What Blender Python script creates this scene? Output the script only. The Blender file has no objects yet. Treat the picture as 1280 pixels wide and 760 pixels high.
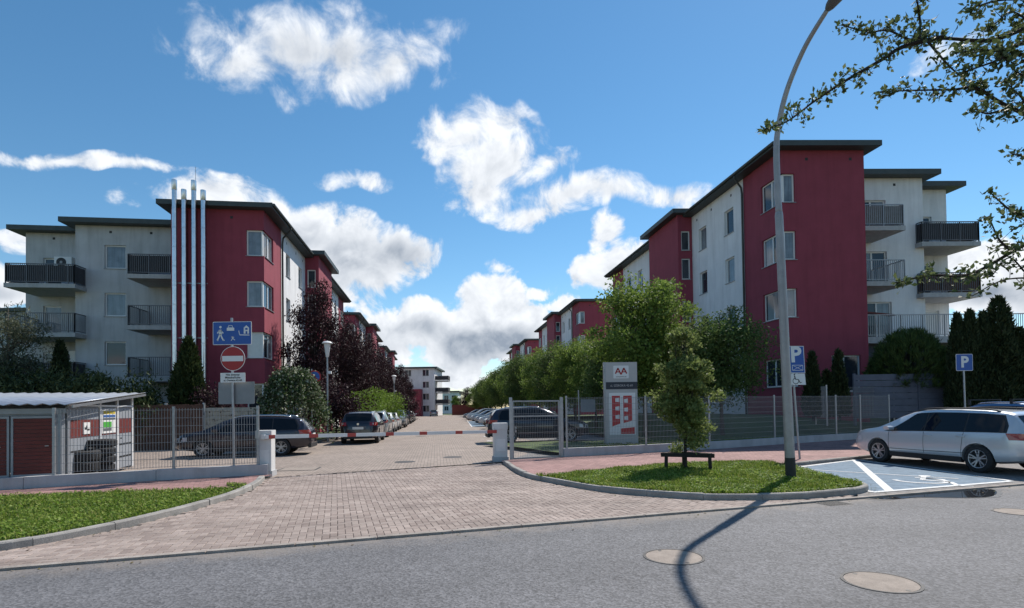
import bpy, bmesh, math, random
import numpy as np
from mathutils import Vector, Matrix, noise
R = math.radians
random.seed(7); rng = np.random.default_rng(7)
scene = bpy.context.scene
COL = scene.collection

# ------------------------------------------------------------------ camera
F_PX, CAM_H = 690.0, 1.7
PITCH, ROLL, PPX, PPY = R(1.0), R(0.8), 640.0, 497.5
cd = bpy.data.cameras.new("camera"); cam = bpy.data.objects.new("camera", cd); COL.objects.link(cam)
cd.sensor_width = 36.0; cd.lens = 36.0*F_PX/1280.0; cd.sensor_fit = 'HORIZONTAL'
cd.shift_y = (PPY-380.0)/1280.0
cd.clip_start = 0.05; cd.clip_end = 3000.0
cam.location = (0, 0, CAM_H)
cam.rotation_euler = (Matrix.Rotation(R(90)+PITCH, 3, 'X') @ Matrix.Rotation(-ROLL, 3, 'Z')).to_euler()
scene.camera = cam

# ------------------------------------------------------------------ sun, exposure
SUN_EL, SUN_AZ = R(49.0), R(35.5)          # azimuth from +Y towards +X
SUN_DIR = Vector((math.sin(SUN_AZ)*math.cos(SUN_EL), math.cos(SUN_AZ)*math.cos(SUN_EL), math.sin(SUN_EL)))
sl = bpy.data.lights.new("sun", 'SUN'); sl.energy = 3.6; sl.angle = R(0.5); sl.color = (1.0, 0.935, 0.85)
so = bpy.data.objects.new("sun", sl); COL.objects.link(so)
so.rotation_euler = (-SUN_DIR).to_track_quat('-Z', 'Y').to_euler(); so.location = (20, 30, 40)
scene.view_settings.view_transform = 'Standard'; scene.view_settings.look = 'None'
cy_ = scene.cycles
cy_.max_bounces = 6; cy_.diffuse_bounces = 3; cy_.glossy_bounces = 3; cy_.transmission_bounces = 4; cy_.transparent_max_bounces = 4; cy_.caustics_reflective = False; cy_.caustics_refractive = False
scene.view_settings.exposure = 0.66; scene.view_settings.gamma = 1.0

# ------------------------------------------------------------------ pixel helpers (1280 x 760 photograph -> world)
def ray(px, py):
    u = (px-PPX)/F_PX; v = -(py-PPY)/F_PX
    c, s = math.cos(ROLL), math.sin(ROLL)
    x = u*c+v*s; z = -u*s+v*c
    cp, sp = math.cos(PITCH), math.sin(PITCH)
    return Vector((x, cp-z*sp, sp+z*cp))
def G(px, py, z=0.0):
    r = ray(px, py); t = (z-CAM_H)/r.z
    return Vector((r.x*t, r.y*t, z))
def AT(px, py, Y):
    r = ray(px, py); t = Y/r.y
    return Vector((r.x*t, Y, CAM_H+r.z*t))

# ------------------------------------------------------------------ world: sky with clouds
W = bpy.data.worlds.new("World"); scene.world = W; W.use_nodes = True
W.cycles.sampling_method = 'MANUAL'; W.cycles.sample_map_resolution = 512
wt = W.node_tree; wt.nodes.clear()
def wn(t, **k):
    n = wt.nodes.new(t)
    for a, b in k.items(): setattr(n, a, b)
    return n
def wl(a, b): wt.links.new(a, b)
def wmath(op, a, b=None, c=None, clamp=False):
    n = wn('ShaderNodeMath', operation=op, use_clamp=clamp)
    for i, v in enumerate((a, b, c)):
        if v is None: continue
        if isinstance(v, (int, float)): n.inputs[i].default_value = v
        else: wl(v, n.inputs[i])
    return n.outputs[0]
def wdot(a, vec):
    n = wn('ShaderNodeVectorMath', operation='DOT_PRODUCT'); wl(a, n.inputs[0]); n.inputs[1].default_value = vec
    return n.outputs['Value']
def wsmooth(v, lo, hi):
    n = wn('ShaderNodeMapRange', interpolation_type='SMOOTHSTEP'); wl(v, n.inputs['Value'])
    n.inputs['From Min'].default_value = lo; n.inputs['From Max'].default_value = hi
    return n.outputs['Result']
sky = wn('ShaderNodeTexSky'); sky.sky_type = 'NISHITA'; sky.sun_disc = False
sky.sun_elevation = SUN_EL; sky.sun_rotation = SUN_AZ; sky.altitude = 100; sky.air_density = 1.0; sky.dust_density = 0.05; sky.ozone_density = 2.5
hsv = wn('ShaderNodeHueSaturation'); hsv.inputs['Saturation'].default_value = 1.20; hsv.inputs['Hue'].default_value = 0.491
wl(sky.outputs[0], hsv.inputs['Color'])
bg_sky = wn('ShaderNodeBackground'); bg_sky.inputs['Strength'].default_value = 0.085; wl(hsv.outputs[0], bg_sky.inputs['Color'])
tc = wn('ShaderNodeTexCoord')
nrm = wn('ShaderNodeVectorMath', operation='NORMALIZE'); wl(tc.outputs['Generated'], nrm.inputs[0]); DIR = nrm.outputs[0]
def wnoise(vec, scale, detail, rough, dist=0.0):
    n = wn('ShaderNodeTexNoise'); n.inputs['Scale'].default_value = scale; n.inputs['Detail'].default_value = detail
    n.inputs['Roughness'].default_value = rough; n.inputs['Distortion'].default_value = dist; wl(vec, n.inputs['Vector'])
    return n
nz1 = wnoise(DIR, 5.5, 3.0, 0.55)
sub = wn('ShaderNodeVectorMath', operation='SUBTRACT'); wl(nz1.outputs['Color'], sub.inputs[0]); sub.inputs[1].default_value = (0.5, 0.5, 0.5)
scl = wn('ShaderNodeVectorMath', operation='SCALE'); wl(sub.outputs[0], scl.inputs[0]); scl.inputs['Scale'].default_value = 0.10
wrp = wn('ShaderNodeVectorMath', operation='ADD'); wl(DIR, wrp.inputs[0]); wl(scl.outputs[0], wrp.inputs[1]); WD = wrp.outputs[0]
nz2 = wnoise(DIR, 16.0, 8.0, 0.60, 0.35).outputs['Fac']
nz3 = wnoise(DIR, 5.0, 4.0, 0.6).outputs['Fac']
# cloud heaps: centre (photo pixels for its direction), half width, half height, tilt, density, greyness of its base
CL = [ (400, 55, 175, 52, 4, .66, .35), (310, 78, 105, 40, 10, .58, .3), (490, 72, 110, 36, -10, .58, .3), (285, 35, 80, 34, 8, .5, .2), (400, 95, 120, 26, 4, .52, .2),
 (60, 200, 85, 11, 3, .62, .15), (150, 213, 75, 9, 9, .6, .1),
 (260, 250, 85, 22, 0, .8, .3), (360, 285, 80, 40, 8, 1., .55), (440, 320, 70, 44, 5, 1., .9), (505, 312, 48, 32, 0, .95, 1.),
 (415, 375, 52, 40, 0, .72, .5), (480, 418, 46, 34, 0, .8, .55), (522, 408, 40, 34, 0, .92, .5),
 (565, 165, 55, 32, -12, .72, .1), (620, 150, 50, 28, 10, .7, .1), (620, 205, 66, 34, -18, .85, .2), (600, 245, 48, 24, 0, .7, .1), (690, 213, 40, 18, -10, .7, .1), (730, 248, 85, 20, -4, .85, .15), (670, 262, 60, 14, -4, .7, .1),
 (605, 372, 40, 36, 0, 1.05, .35), (600, 410, 62, 38, 0, 1.1, .9), (640, 420, 60, 30, 0, 1.05, 1.), (565, 425, 45, 34, 0, 1.05, .9), (655, 400, 26, 24, 0, 1., .3), (690, 408, 30, 16, 0, .8, .2),
 (752, 300, 24, 26, 20, .75, .1), (770, 335, 44, 30, -10, .8, .2), (725, 340, 24, 18, 0, .6, .1), (704, 378, 38, 13, -5, .45, .1), (660, 360, 34, 11, -6, .43, .1),
 (860, 240, 52, 14, -5, .45, .1), (618, 326, 24, 15, 20, .44, .1), (1175, 75, 46, 18, -18, .6, .1), (440, 225, 55, 15, 10, .42, .1),
 (1230, 325, 55, 26, 0, .85, .4), (1235, 365, 60, 26, 0, .95, .8), (1290, 350, 40, 40, 0, .9, .4), (0, 350, 40, 26, 0, .85, .4), (20, 300, 50, 16, 0, .42, .1),
 (560, 470, 70, 16, 0, .6, .15), (640, 470, 60, 14, 0, .55, .1) ]
GREY = [(440, 335, 80, 34, 5, .45), (505, 325, 50, 26, 0, .75), (365, 305, 60, 26, 8, .5), (470, 435, 60, 26, 0, .6), (600, 434, 72, 24, 0, .85), (640, 434, 62, 20, 0, .85), (565, 438, 45, 20, 0, .75), (530, 418, 36, 20, 0, .5),
 (1235, 372, 64, 16, 0, .8), (0, 362, 40, 16, 0, .4), (410, 68, 110, 30, 0, .35), (620, 222, 60, 20, -18, .22), (775, 346, 40, 18, -10, .2), (730, 258, 70, 10, -4, .2)]
def heap(px, py, hw, hh, tilt, vec):
    c = ray(px, py).normalized()
    e1 = (ray(px+4, py).normalized()-c).normalized(); e2 = c.cross(e1).normalized()
    if e2.z < 0: e2 = -e2
    e1 = e2.cross(c).normalized() if e2.cross(c).dot(e1) > 0 else -e2.cross(c).normalized()
    a = R(-tilt); t1 = e1*math.cos(a)+e2*math.sin(a); t2 = -e1*math.sin(a)+e2*math.cos(a); t3 = t1.cross(t2)
    k = ray(px, py).length*F_PX
    mp = wn('ShaderNodeMapping', vector_type='TEXTURE'); wl(vec, mp.inputs['Vector'])
    mp.inputs['Location'].default_value = c; mp.inputs['Rotation'].default_value = Matrix((t1, t2, t3)).transposed().to_euler('XYZ'); mp.inputs['Scale'].default_value = (1.35*hw/k, 1.4*hh/k, .5)
    g = wn('ShaderNodeTexGradient', gradient_type='SPHERICAL'); wl(mp.outputs[0], g.inputs[0]); return g.outputs['Fac']
fields = None; gry = None
for (px, py, hw, hh, tilt, dn, gr) in CL:
    f = wmath('MULTIPLY', heap(px, py, hw, hh, tilt, WD), dn*1.35)
    fields = f if fields is None else wmath('SMOOTH_MAX', fields, f, 0.12)
for (px, py, hw, hh, tilt, gr) in GREY:
    f = wmath('MULTIPLY', heap(px, py, hw, hh, tilt, WD), gr*1.9)
    gry = f if gry is None else wmath('MAXIMUM', gry, f)
# beyond the part of the sky in view the same scattered cumulus goes on
sep = wn('ShaderNodeSeparateXYZ'); wl(DIR, sep.inputs[0])
zz = wmath('MAXIMUM', wmath('ADD', sep.outputs['Z'], 0.25), 0.05)
cx = wmath('DIVIDE', sep.outputs['X'], zz); cy = wmath('DIVIDE', sep.outputs['Y'], zz)
cmb = wn('ShaderNodeCombineXYZ'); wl(cx, cmb.inputs[0]); wl(cy, cmb.inputs[1])
far_n = wnoise(cmb.outputs[0], 1.1, 6.0, 0.55).outputs['Fac']
outside = wsmooth(sep.outputs['Y'], 0.52, 0.35)
away = wmath('MULTIPLY', wmath('MULTIPLY', wmath('SUBTRACT', far_n, 0.5), 4.0, clamp=True), outside)
fields = wmath('MAXIMUM', fields, away)
offs = wn('ShaderNodeVectorMath', operation='ADD'); wl(DIR, offs.inputs[0]); offs.inputs[1].default_value = (0.013, 0.0, 0.017)
nz4 = wnoise(offs.outputs[0], 16.0, 4.0, 0.58, 0.35).outputs['Fac']
relief = wmath('MULTIPLY', wmath('SUBTRACT', nz4, nz2), 3.2)
dens = wmath('ADD', fields, wmath('MULTIPLY', wmath('SUBTRACT', nz2, 0.5), 2.3))
dens = wmath('MULTIPLY', dens, wsmooth(fields, 0.0, 0.25))
sft = wn('ShaderNodeMapRange', interpolation_type='SMOOTHSTEP'); wl(dens, sft.inputs['Value']); sft.inputs['From Min'].default_value = 0.16
wl(wmath('MULTIPLY_ADD', sep.outputs['Z'], 1.5, 0.22), sft.inputs['From Max']); alpha = sft.outputs['Result']
core = wsmooth(dens, 0.45, 1.25)
g2 = wmath('MULTIPLY', gry, wmath('MULTIPLY_ADD', nz3, 1.5, 0.25))
g2 = wmath('MULTIPLY', wmath('MULTIPLY_ADD', core, 0.6, 0.4), g2, clamp=True)
g2 = wmath('ADD', wmath('MULTIPLY', g2, 0.8), wmath('MULTIPLY_ADD', relief, 0.42, 0.12), clamp=True)
ccol = wn('ShaderNodeMix', data_type='RGBA'); wl(g2, ccol.inputs[0])
ccol.inputs[6].default_value = (0.84, 0.87, 0.91, 1); ccol.inputs[7].default_value = (0.27, 0.32, 0.395, 1)
bg_c = wn('ShaderNodeBackground'); wl(ccol.outputs[2], bg_c.inputs['Color']); bg_c.inputs['Strength'].default_value = 0.76
mixs = wn('ShaderNodeMixShader'); wl(alpha, mixs.inputs[0]); wl(bg_sky.outputs[0], mixs.inputs[1]); wl(bg_c.outputs[0], mixs.inputs[2])
wo = wn('ShaderNodeOutputWorld'); wl(mixs.outputs[0], wo.inputs['Surface'])

# ------------------------------------------------------------------ materials
MATS = {}
def material(name, col, rough=0.7, metal=0.0, var=0.0, vscale=6.0, bump=0.0, bscale=60.0, spec=0.5, stain=0.0, coat=0.0, col2=None, fine=0.0):
    if name in MATS: return MATS[name]
    m = bpy.data.materials.new(name); m.use_nodes = True; nt = m.node_tree; p = nt.nodes['Principled BSDF']
    p.inputs['Roughness'].default_value = rough; p.inputs['Metallic'].default_value = metal
    p.inputs['Specular IOR Level'].default_value = spec; p.inputs['Coat Weight'].default_value = coat
    p.inputs['Coat Roughness'].default_value = 0.04
    p.inputs['Base Color'].default_value = (*col, 1)
    L = nt.links.new; N = nt.nodes.new
    if var or bump or stain or fine:
        t = N('ShaderNodeTexCoord')
        last = None
        if var:
            n = N('ShaderNodeTexNoise'); n.inputs['Scale'].default_value = vscale; n.inputs['Detail'].default_value = 6; n.inputs['Roughness'].default_value = 0.6
            L(t.outputs['Object'], n.inputs['Vector'])
            cr = N('ShaderNodeMapRange'); L(n.outputs['Fac'], cr.inputs['Value'])
            cr.inputs['From Min'].default_value = 0.3; cr.inputs['From Max'].default_value = 0.7
            mx = N('ShaderNodeMix'); mx.data_type = 'RGBA'; L(cr.outputs[0], mx.inputs[0])
            c2 = col2 or tuple(min(1, c*(1+var)) for c in col)
            mx.inputs[6].default_value = (*[c*(1-var) for c in col], 1); mx.inputs[7].default_value = (*c2, 1)
            last = mx.outputs[2]
        if fine:
            n = N('ShaderNodeTexNoise'); n.inputs['Scale'].default_value = bscale; n.inputs['Detail'].default_value = 3
            L(t.outputs['Object'], n.inputs['Vector'])
            mr = N('ShaderNodeMapRange'); L(n.outputs['Fac'], mr.inputs['Value']); mr.inputs['From Min'].default_value = .3; mr.inputs['From Max'].default_value = .7
            mr.inputs['To Min'].default_value = 1-fine; mr.inputs['To Max'].default_value = 1+fine
            mm = N('ShaderNodeVectorMath'); mm.operation = 'SCALE'; L(mr.outputs[0], mm.inputs['Scale'])
            if last is not None: L(last, mm.inputs[0])
            else: mm.inputs[0].default_value = col
            last = mm.outputs[0]
        if stain:   # vertical rain streaks and soiling
            mp = N('ShaderNodeMapping'); mp.inputs['Scale'].default_value = (1.8, 1.8, 0.16); L(t.outputs['Object'], mp.inputs['Vector'])
            n = N('ShaderNodeTexNoise'); n.inputs['Scale'].default_value = 1.6; n.inputs['Detail'].default_value = 7; n.inputs['Roughness'].default_value = 0.65
            L(mp.outputs[0], n.inputs['Vector'])
            mr = N('ShaderNodeMapRange'); L(n.outputs['Fac'], mr.inputs['Value']); mr.inputs['From Min'].default_value = .45; mr.inputs['From Max'].default_value = .72
            mr.inputs['To Min'].default_value = 1.0; mr.inputs['To Max'].default_value = 1-stain
            mm = N('ShaderNodeVectorMath'); mm.operation = 'SCALE'; L(mr.outputs[0], mm.inputs['Scale'])
            if last is not None: L(last, mm.inputs[0])
            else: mm.inputs[0].default_value = col
            last = mm.outputs[0]
        if last is not None: L(last, p.inputs['Base Color'])
        if bump:
            n = N('ShaderNodeTexNoise'); n.inputs['Scale'].default_value = bscale; n.inputs['Detail'].default_value = 4
            L(t.outputs['Object'], n.inputs['Vector'])
            b = N('ShaderNodeBump'); b.inputs['Strength'].default_value = bump; b.inputs['Distance'].default_value = 0.01
            L(n.outputs['Fac'], b.inputs['Height']); L(b.outputs[0], p.inputs['Normal'])
    MATS[name] = m
    return m
def leaf_mat(name, cols, trans=0.35, rough=0.62):
    m = bpy.data.materials.new(name); m.use_nodes = True; nt = m.node_tree; L = nt.links.new; N = nt.nodes.new
    p = nt.nodes['Principled BSDF']; p.inputs['Roughness'].default_value = rough; p.inputs['Specular IOR Level'].default_value = 0.22
    g = N('ShaderNodeNewGeometry'); cr = N('ShaderNodeValToRGB'); L(g.outputs['Random Per Island'], cr.inputs[0])
    cr.color_ramp.elements[0].color = (*cols[0], 1); cr.color_ramp.elements[1].color = (*cols[-1], 1)
    for i, c in enumerate(cols[1:-1]):
        e = cr.color_ramp.elements.new((i+1)/(len(cols)-1)); e.color = (*c, 1)
    L(cr.outputs[0], p.inputs['Base Color'])
    tr = N('ShaderNodeBsdfTranslucent'); L(cr.outputs[0], tr.inputs['Color'])
    mx = N('ShaderNodeMixShader'); mx.inputs[0].default_value = trans
    L(p.outputs[0], mx.inputs[1]); L(tr.outputs[0], mx.inputs[2]); L(mx.outputs[0], nt.nodes['Material Output'].inputs['Surface'])
    return m
def brick_mat(name, c1, c2, cm, angle, bw=0.2, bh=0.1, bumpy=0.5, dirt=0.25):
    m = bpy.data.materials.new(name); m.use_nodes = True; nt = m.node_tree; L = nt.links.new; N = nt.nodes.new
    p = nt.nodes['Principled BSDF']; p.inputs['Roughness'].default_value = 0.85
    t = N('ShaderNodeTexCoord'); mp = N('ShaderNodeMapping'); mp.inputs['Rotation'].default_value = (0, 0, angle); L(t.outputs['Object'], mp.inputs['Vector'])
    b = N('ShaderNodeTexBrick'); L(mp.outputs[0], b.inputs['Vector']); b.inputs['Scale'].default_value = 1.0
    b.inputs['Brick Width'].default_value = bw; b.inputs['Row Height'].default_value = bh; b.inputs['Mortar Size'].default_value = 0.006
    b.inputs['Color1'].default_value = (*c1, 1); b.inputs['Color2'].default_value = (*c2, 1); b.inputs['Mortar'].default_value = (*cm, 1); b.inputs['Bias'].default_value = 0.0
    n = N('ShaderNodeTexNoise'); n.inputs['Scale'].default_value = 0.55; n.inputs['Detail'].default_value = 8; n.inputs['Roughness'].default_value = 0.65; L(t.outputs['Object'], n.inputs['Vector'])
    mr = N('ShaderNodeMapRange'); L(n.outputs['Fac'], mr.inputs['Value']); mr.inputs['From Min'].default_value = .3; mr.inputs['From Max'].default_value = .7
    mr.inputs['To Min'].default_value = 1-dirt; mr.inputs['To Max'].default_value = 1+dirt*.5
    s = N('ShaderNodeVectorMath'); s.operation = 'SCALE'; L(b.outputs['Color'], s.inputs[0]); L(mr.outputs[0], s.inputs['Scale'])
    L(s.outputs[0], p.inputs['Base Color'])
    bp = N('ShaderNodeBump'); bp.inputs['Strength'].default_value = bumpy; bp.inputs['Distance'].default_value = 0.008; bp.invert = True
    L(b.outputs['Fac'], bp.inputs['Height']); L(bp.outputs[0], p.inputs['Normal'])
    return m

M_RED = material('crimson_render', (0.28, 0.050, 0.076), .9, var=.08, vscale=1.2, bump=.25, bscale=90, stain=.15)
M_WHITE = material('white_render', (0.78, 0.78, 0.785), .9, var=.06, vscale=1.0, bump=.3, bscale=60, stain=.17)
M_GREYW = material('grey_soiled_render', (0.50, 0.505, 0.515), .9, var=.10, vscale=1.0, bump=.3, bscale=60, stain=.24)
M_ROOF = material('dark_roof_sheet', (0.045, 0.058, 0.058), .55, var=.15, vscale=3)
M_SOFFIT = material('roof_soffit', (0.09, 0.095, 0.10), .8)
M_UPVC = material('white_window_frame', (0.74, 0.74, 0.73), .4)
M_GREYF = material('grey_window_frame', (0.30, 0.31, 0.32), .5)
M_SILL = material('window_sill_metal', (0.30, 0.30, 0.31), .5, metal=.4)
M_GLASS = material('window_glass_dark', (0.03, 0.038, 0.05), .04, spec=.6, var=.35, vscale=.8)
M_CURT = material('window_glass_curtain', (0.20, 0.22, 0.24), .06, spec=.8, var=.3, vscale=1.5, stain=.6)
M_BLIND = material('window_glass_blind', (0.55, 0.56, 0.56), .15, spec=.7, var=.05)
M_SLAB = material('balcony_slab', (0.42, 0.42, 0.42), .9, var=.1, stain=.2)
M_RAIL = material('dark_railing', (0.13, 0.135, 0.15), .5, metal=.3)
M_RAILG = material('galvanised_railing', (0.30, 0.31, 0.33), .45, metal=.6)
M_SCREEN = material('balcony_screen', (0.045, 0.045, 0.05), .8, var=.2, vscale=4)
M_FLUE = material('steel_flue', (0.62, 0.64, 0.67), .28, metal=1.0, var=.12, vscale=4)
M_ASPH = None
M_CONC = material('concrete', (0.30, 0.285, 0.265), .92, var=.22, vscale=2.5, bump=.5, bscale=90, stain=.2, fine=.25)
M_EDGE = material('worn_edging_concrete', (0.30, 0.265, 0.235), .92, var=.30, vscale=3.5, bump=.5, bscale=90, fine=.3)
M_PLINTH = material('plinth_concrete', (0.44, 0.44, 0.45), .9, var=.12, vscale=1.4, bump=.3, bscale=100, stain=.2, fine=.08)
M_STEEL = material('galvanised_steel', (0.36, 0.37, 0.39), .45, metal=.75, var=.12, vscale=8)
M_LAMP = material('lamp_pole_paint', (0.34, 0.33, 0.33), .5, metal=.45, var=.14, vscale=3, fine=.06)
M_DARKB = material('dark_base_paint', (0.03, 0.03, 0.032), .7, var=.2)
M_BLACK = material('black_plastic', (0.018, 0.018, 0.02), .55)
M_RUB = material('tyre_rubber', (0.022, 0.022, 0.024), .85, var=.2, vscale=20, bump=.2, bscale=80)
M_PWHITE = material('white_paint', (0.72, 0.72, 0.72), .55, var=.05, vscale=6)
M_PRED = material('red_paint', (0.42, 0.06, 0.05), .5)
M_BLUE = material('sign_blue', (0.010, 0.085, 0.36), .4)
M_SRED = material('sign_red', (0.36, 0.008, 0.012), .4)
M_SWHITE = material('sign_white', (0.75, 0.75, 0.74), .45)
M_SBACK = material('sign_back_grey', (0.22, 0.23, 0.245), .5, metal=.4, var=.06)
M_BARK = material('bark', (0.07, 0.055, 0.042), .9, var=.35, vscale=14, bump=.8, bscale=40)
M_DBARK = material('dark_bark', (0.03, 0.024, 0.02), .9, var=.3, vscale=14, bump=.7, bscale=40)
M_WOOD = material('brown_fence_wood', (0.095, 0.045, 0.03), .8, var=.25, vscale=5)
M_STONE = material('pale_split_stone', (0.40, 0.36, 0.29), .9, var=.25, vscale=5, bump=.5, bscale=30)
M_DOOR = material('dark_red_shed_board', (0.135, 0.022, 0.018), .6, var=.18, vscale=6)
M_SHED = material('light_grey_cladding', (0.27, 0.29, 0.32), .6, var=.07, vscale=3, stain=.12)
M_SHEDF = material('shed_steel_frame', (0.30, 0.32, 0.35), .5, metal=.35, var=.08)
M_SHEDR = material('shed_roof_sheet', (0.46, 0.49, 0.54), .42, metal=.6, var=.12, vscale=2)
M_CABW = material('barrier_cabinet_paint', (0.66, 0.66, 0.66), .5, var=.06, vscale=3, stain=.12)
M_TOTEM = material('totem_grey_panel', (0.46, 0.45, 0.44), .5, var=.05, vscale=2)
M_NAVY = material('totem_dark_band', (0.025, 0.03, 0.045), .45)
M_SLATF = material('anthracite_slat', (0.10, 0.11, 0.145), .6, var=.15, vscale=3)
L_GREEN = leaf_mat('maple_leaves', [(0.085, .14, .025), (.155, .23, .045), (.24, .31, .075)], .45)
L_DARKG = leaf_mat('dark_green_leaves', [(0.05, .09, .024), (.09, .145, .04), (.15, .20, .065)], .38)
L_COLG = leaf_mat('olive_green_leaves', [(0.105, .145, .04), (.18, .23, .07), (.28, .32, .12)], .42)
L_PURP = leaf_mat('purple_plum_leaves', [(0.018, .008, .011), (.036, .014, .018), (.065, .030, .036)], .14)
L_VARI = leaf_mat('variegated_leaves', [(0.03, .06, .018), (.05, .085, .025), (.08, .12, .04), (.42, .44, .33)], .25)
L_LIME = leaf_mat('lime_leaves', [(0.09, .16, .02), (.15, .24, .03), (.20, .28, .06)], .4)
L_THUJ = leaf_mat('thuja_sprays', [(0.024, .042, .014), (.042, .062, .020), (.065, .085, .028)], .15)
L_THUJD = leaf_mat('dark_thuja_sprays', [(0.020, .034, .014), (.038, .056, .022), (.06, .08, .032)], .12)
L_PINE = leaf_mat('pine_needles', [(0.03, .058, .016), (.06, .10, .026), (.13, .18, .05)], .15)
L_JUN = leaf_mat('juniper_sprays', [(0.032, .05, .018), (.058, .08, .028), (.09, .11, .042)], .15)
L_WILL = leaf_mat('willow_leaves', [(0.06, .075, .045), (.10, .115, .07), (.16, .17, .11)], .3)
L_APPLE = leaf_mat('apple_leaves', [(0.055, .085, .03), (.10, .135, .05), (.18, .21, .10)], .35)
L_CLOV = leaf_mat('clover_leaves', [(0.07, .13, .018), (.14, .24, .03), (.24, .34, .05), (.34, .42, .12)], .45, .6)
L_GRASS = leaf_mat('grass_blades', [(0.08, .14, .018), (.15, .235, .03), (.25, .32, .055), (.38, .38, .14)], .35, .6)

# ------------------------------------------------------------------ mesh helpers
OFF = {}
class MB:
    def __init__(s): s.v = []; s.f = []; s.m = []
    def add(s, verts, faces, mi=0):
        o = len(s.v); s.v += [tuple(p) for p in verts]
        for f in faces: s.f.append(tuple(i+o for i in f)); s.m.append(mi)
        return s
    def quad(s, a, b, c, d, mi=0): return s.add([a, b, c, d], [(0, 1, 2, 3)], mi)
    def hexa(s, p, mi=0):      # 8 points: bottom ring 0-3, top ring 4-7
        return s.add(p, [(3, 2, 1, 0), (4, 5, 6, 7), (0, 1, 5, 4), (1, 2, 6, 5), (2, 3, 7, 6), (3, 0, 4, 7)], mi)
    def box(s, x0, x1, y0, y1, z0, z1, mi=0):
        return s.hexa([(x0, y0, z0), (x1, y0, z0), (x1, y1, z0), (x0, y1, z0), (x0, y0, z1), (x1, y0, z1), (x1, y1, z1), (x0, y1, z1)], mi)
    def obox(s, O, U, V, Wv, mi=0):   # oriented box from corner O and three edge vectors
        O, U, V, Wv = map(Vector, (O, U, V, Wv))
        return s.hexa([O, O+U, O+U+V, O+V, O+Wv, O+U+Wv, O+U+V+Wv, O+V+Wv], mi)
    def bar(s, a, b, w, h=None, mi=0):  # rectangular bar between two points
        a, b = Vector(a), Vector(b); h = h or w; d = (b-a)
        up = Vector((0, 0, 1)) if abs(d.normalized().z) < .95 else Vector((1, 0, 0))
        sx = d.cross(up).normalized()*w/2; sy = sx.cross(d).normalized()*h/2
        return s.hexa([a-sx-sy, a+sx-sy, a+sx+sy, a-sx+sy, b-sx-sy, b+sx-sy, b+sx+sy, b-sx+sy], mi)
    def tube(s, pts, rad, n=8, cap=True, mi=0):
        pts = [Vector(p) for p in pts]; k = len(pts)
        if isinstance(rad, (int, float)): rad = [rad]*k
        o = len(s.v); prev = None
        for i, p in enumerate(pts):
            d = (pts[min(i+1, k-1)]-pts[max(i-1, 0)]).normalized()
            if prev is None:
                r = Vector((1, 0, 0)) if abs(d.x) < .8 else Vector((0, 1, 0))
                ax = (r-d*r.dot(d)).normalized()
            else: ax = (prev-d*prev.dot(d)).normalized()
            prev = ax; ay = d.cross(ax)
            for j in range(n):
                a = 2*math.pi*j/n; s.v.append(tuple(p+(ax*math.cos(a)+ay*math.sin(a))*rad[i]))
        for i in range(k-1):
            for j in range(n):
                s.f.append((o+i*n+j, o+i*n+(j+1) % n, o+(i+1)*n+(j+1) % n, o+(i+1)*n+j)); s.m.append(mi)
        if cap:
            s.f.append(tuple(o+j for j in reversed(range(n)))); s.m.append(mi)
            s.f.append(tuple(o+(k-1)*n+j for j in range(n))); s.m.append(mi)
        return s
    def lathe(s, prof, c=(0, 0, 0), axis='z', n=24, mi=0, closed=False):
        o = len(s.v); k = len(prof)
        for (r, h) in prof:
            for j in range(n):
                a = 2*math.pi*j/n; x, y = r*math.cos(a), r*math.sin(a)
                p = (x, y, h) if axis == 'z' else ((x, h, y) if axis == 'y' else (h, x, y))
                s.v.append((p[0]+c[0], p[1]+c[1], p[2]+c[2]))
        for i in range(k if closed else k-1):
            for j in range(n):
                i2 = (i+1) % k
                s.f.append((o+i*n+j, o+i*n+(j+1) % n, o+i2*n+(j+1) % n, o+i2*n+j)); s.m.append(mi)
        return s
    def disc(s, c, U, V, r, n=28, mi=0):
        c, U, V = Vector(c), Vector(U), Vector(V)
        return s.add([c+U*r*math.cos(2*math.pi*i/n)+V*r*math.sin(2*math.pi*i/n) for i in range(n)], [tuple(range(n))], mi)
    def cyl(s, c, U, V, Wv, r, n=28, mi=0):   # thick disc
        c, U, V, Wv = map(Vector, (c, U, V, Wv))
        ring = [U*r*math.cos(2*math.pi*i/n)+V*r*math.sin(2*math.pi*i/n) for i in range(n)]
        return s.add([c+q for q in ring]+[c+Wv+q for q in ring], [tuple(reversed(range(n))), tuple(range(n, 2*n))]+[(i, (i+1) % n, n+(i+1) % n, n+i) for i in range(n)], mi)
    def prism(s, poly, z0, z1, mi=0):
        n = len(poly)
        return s.add([(p[0], p[1], z0) for p in poly]+[(p[0], p[1], z1) for p in poly], [tuple(reversed(range(n))), tuple(range(n, 2*n))]+[(i, (i+1) % n, n+(i+1) % n, n+i) for i in range(n)], mi)
    def build(s, name, mat, parent=None, smooth=False, local=False):
        me = bpy.data.meshes.new(name)
        v = s.v
        if parent is not None and not local:
            ox, oy, oz = OFF.get(parent.name, (0, 0, 0)); v = [(a-ox, b-oy, c-oz) for a, b, c in v]
        me.from_pydata(v, [], s.f); 
        for m in (mat if isinstance(mat, (list, tuple)) else [mat]): me.materials.append(m)
        if any(s.m): me.polygons.foreach_set('material_index', s.m)
        if smooth:
            me.polygons.foreach_set('use_smooth', [True]*len(me.polygons))
            if smooth is not True: me.set_sharp_from_angle(angle=R(smooth))
        return link(name, me, parent)
def link(name, me, parent=None):
    o = bpy.data.objects.new(name, me); COL.objects.link(o)
    if parent is not None:
        o.parent = parent; OFF[o.name] = OFF.get(parent.name, (0, 0, 0))
    return o
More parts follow.
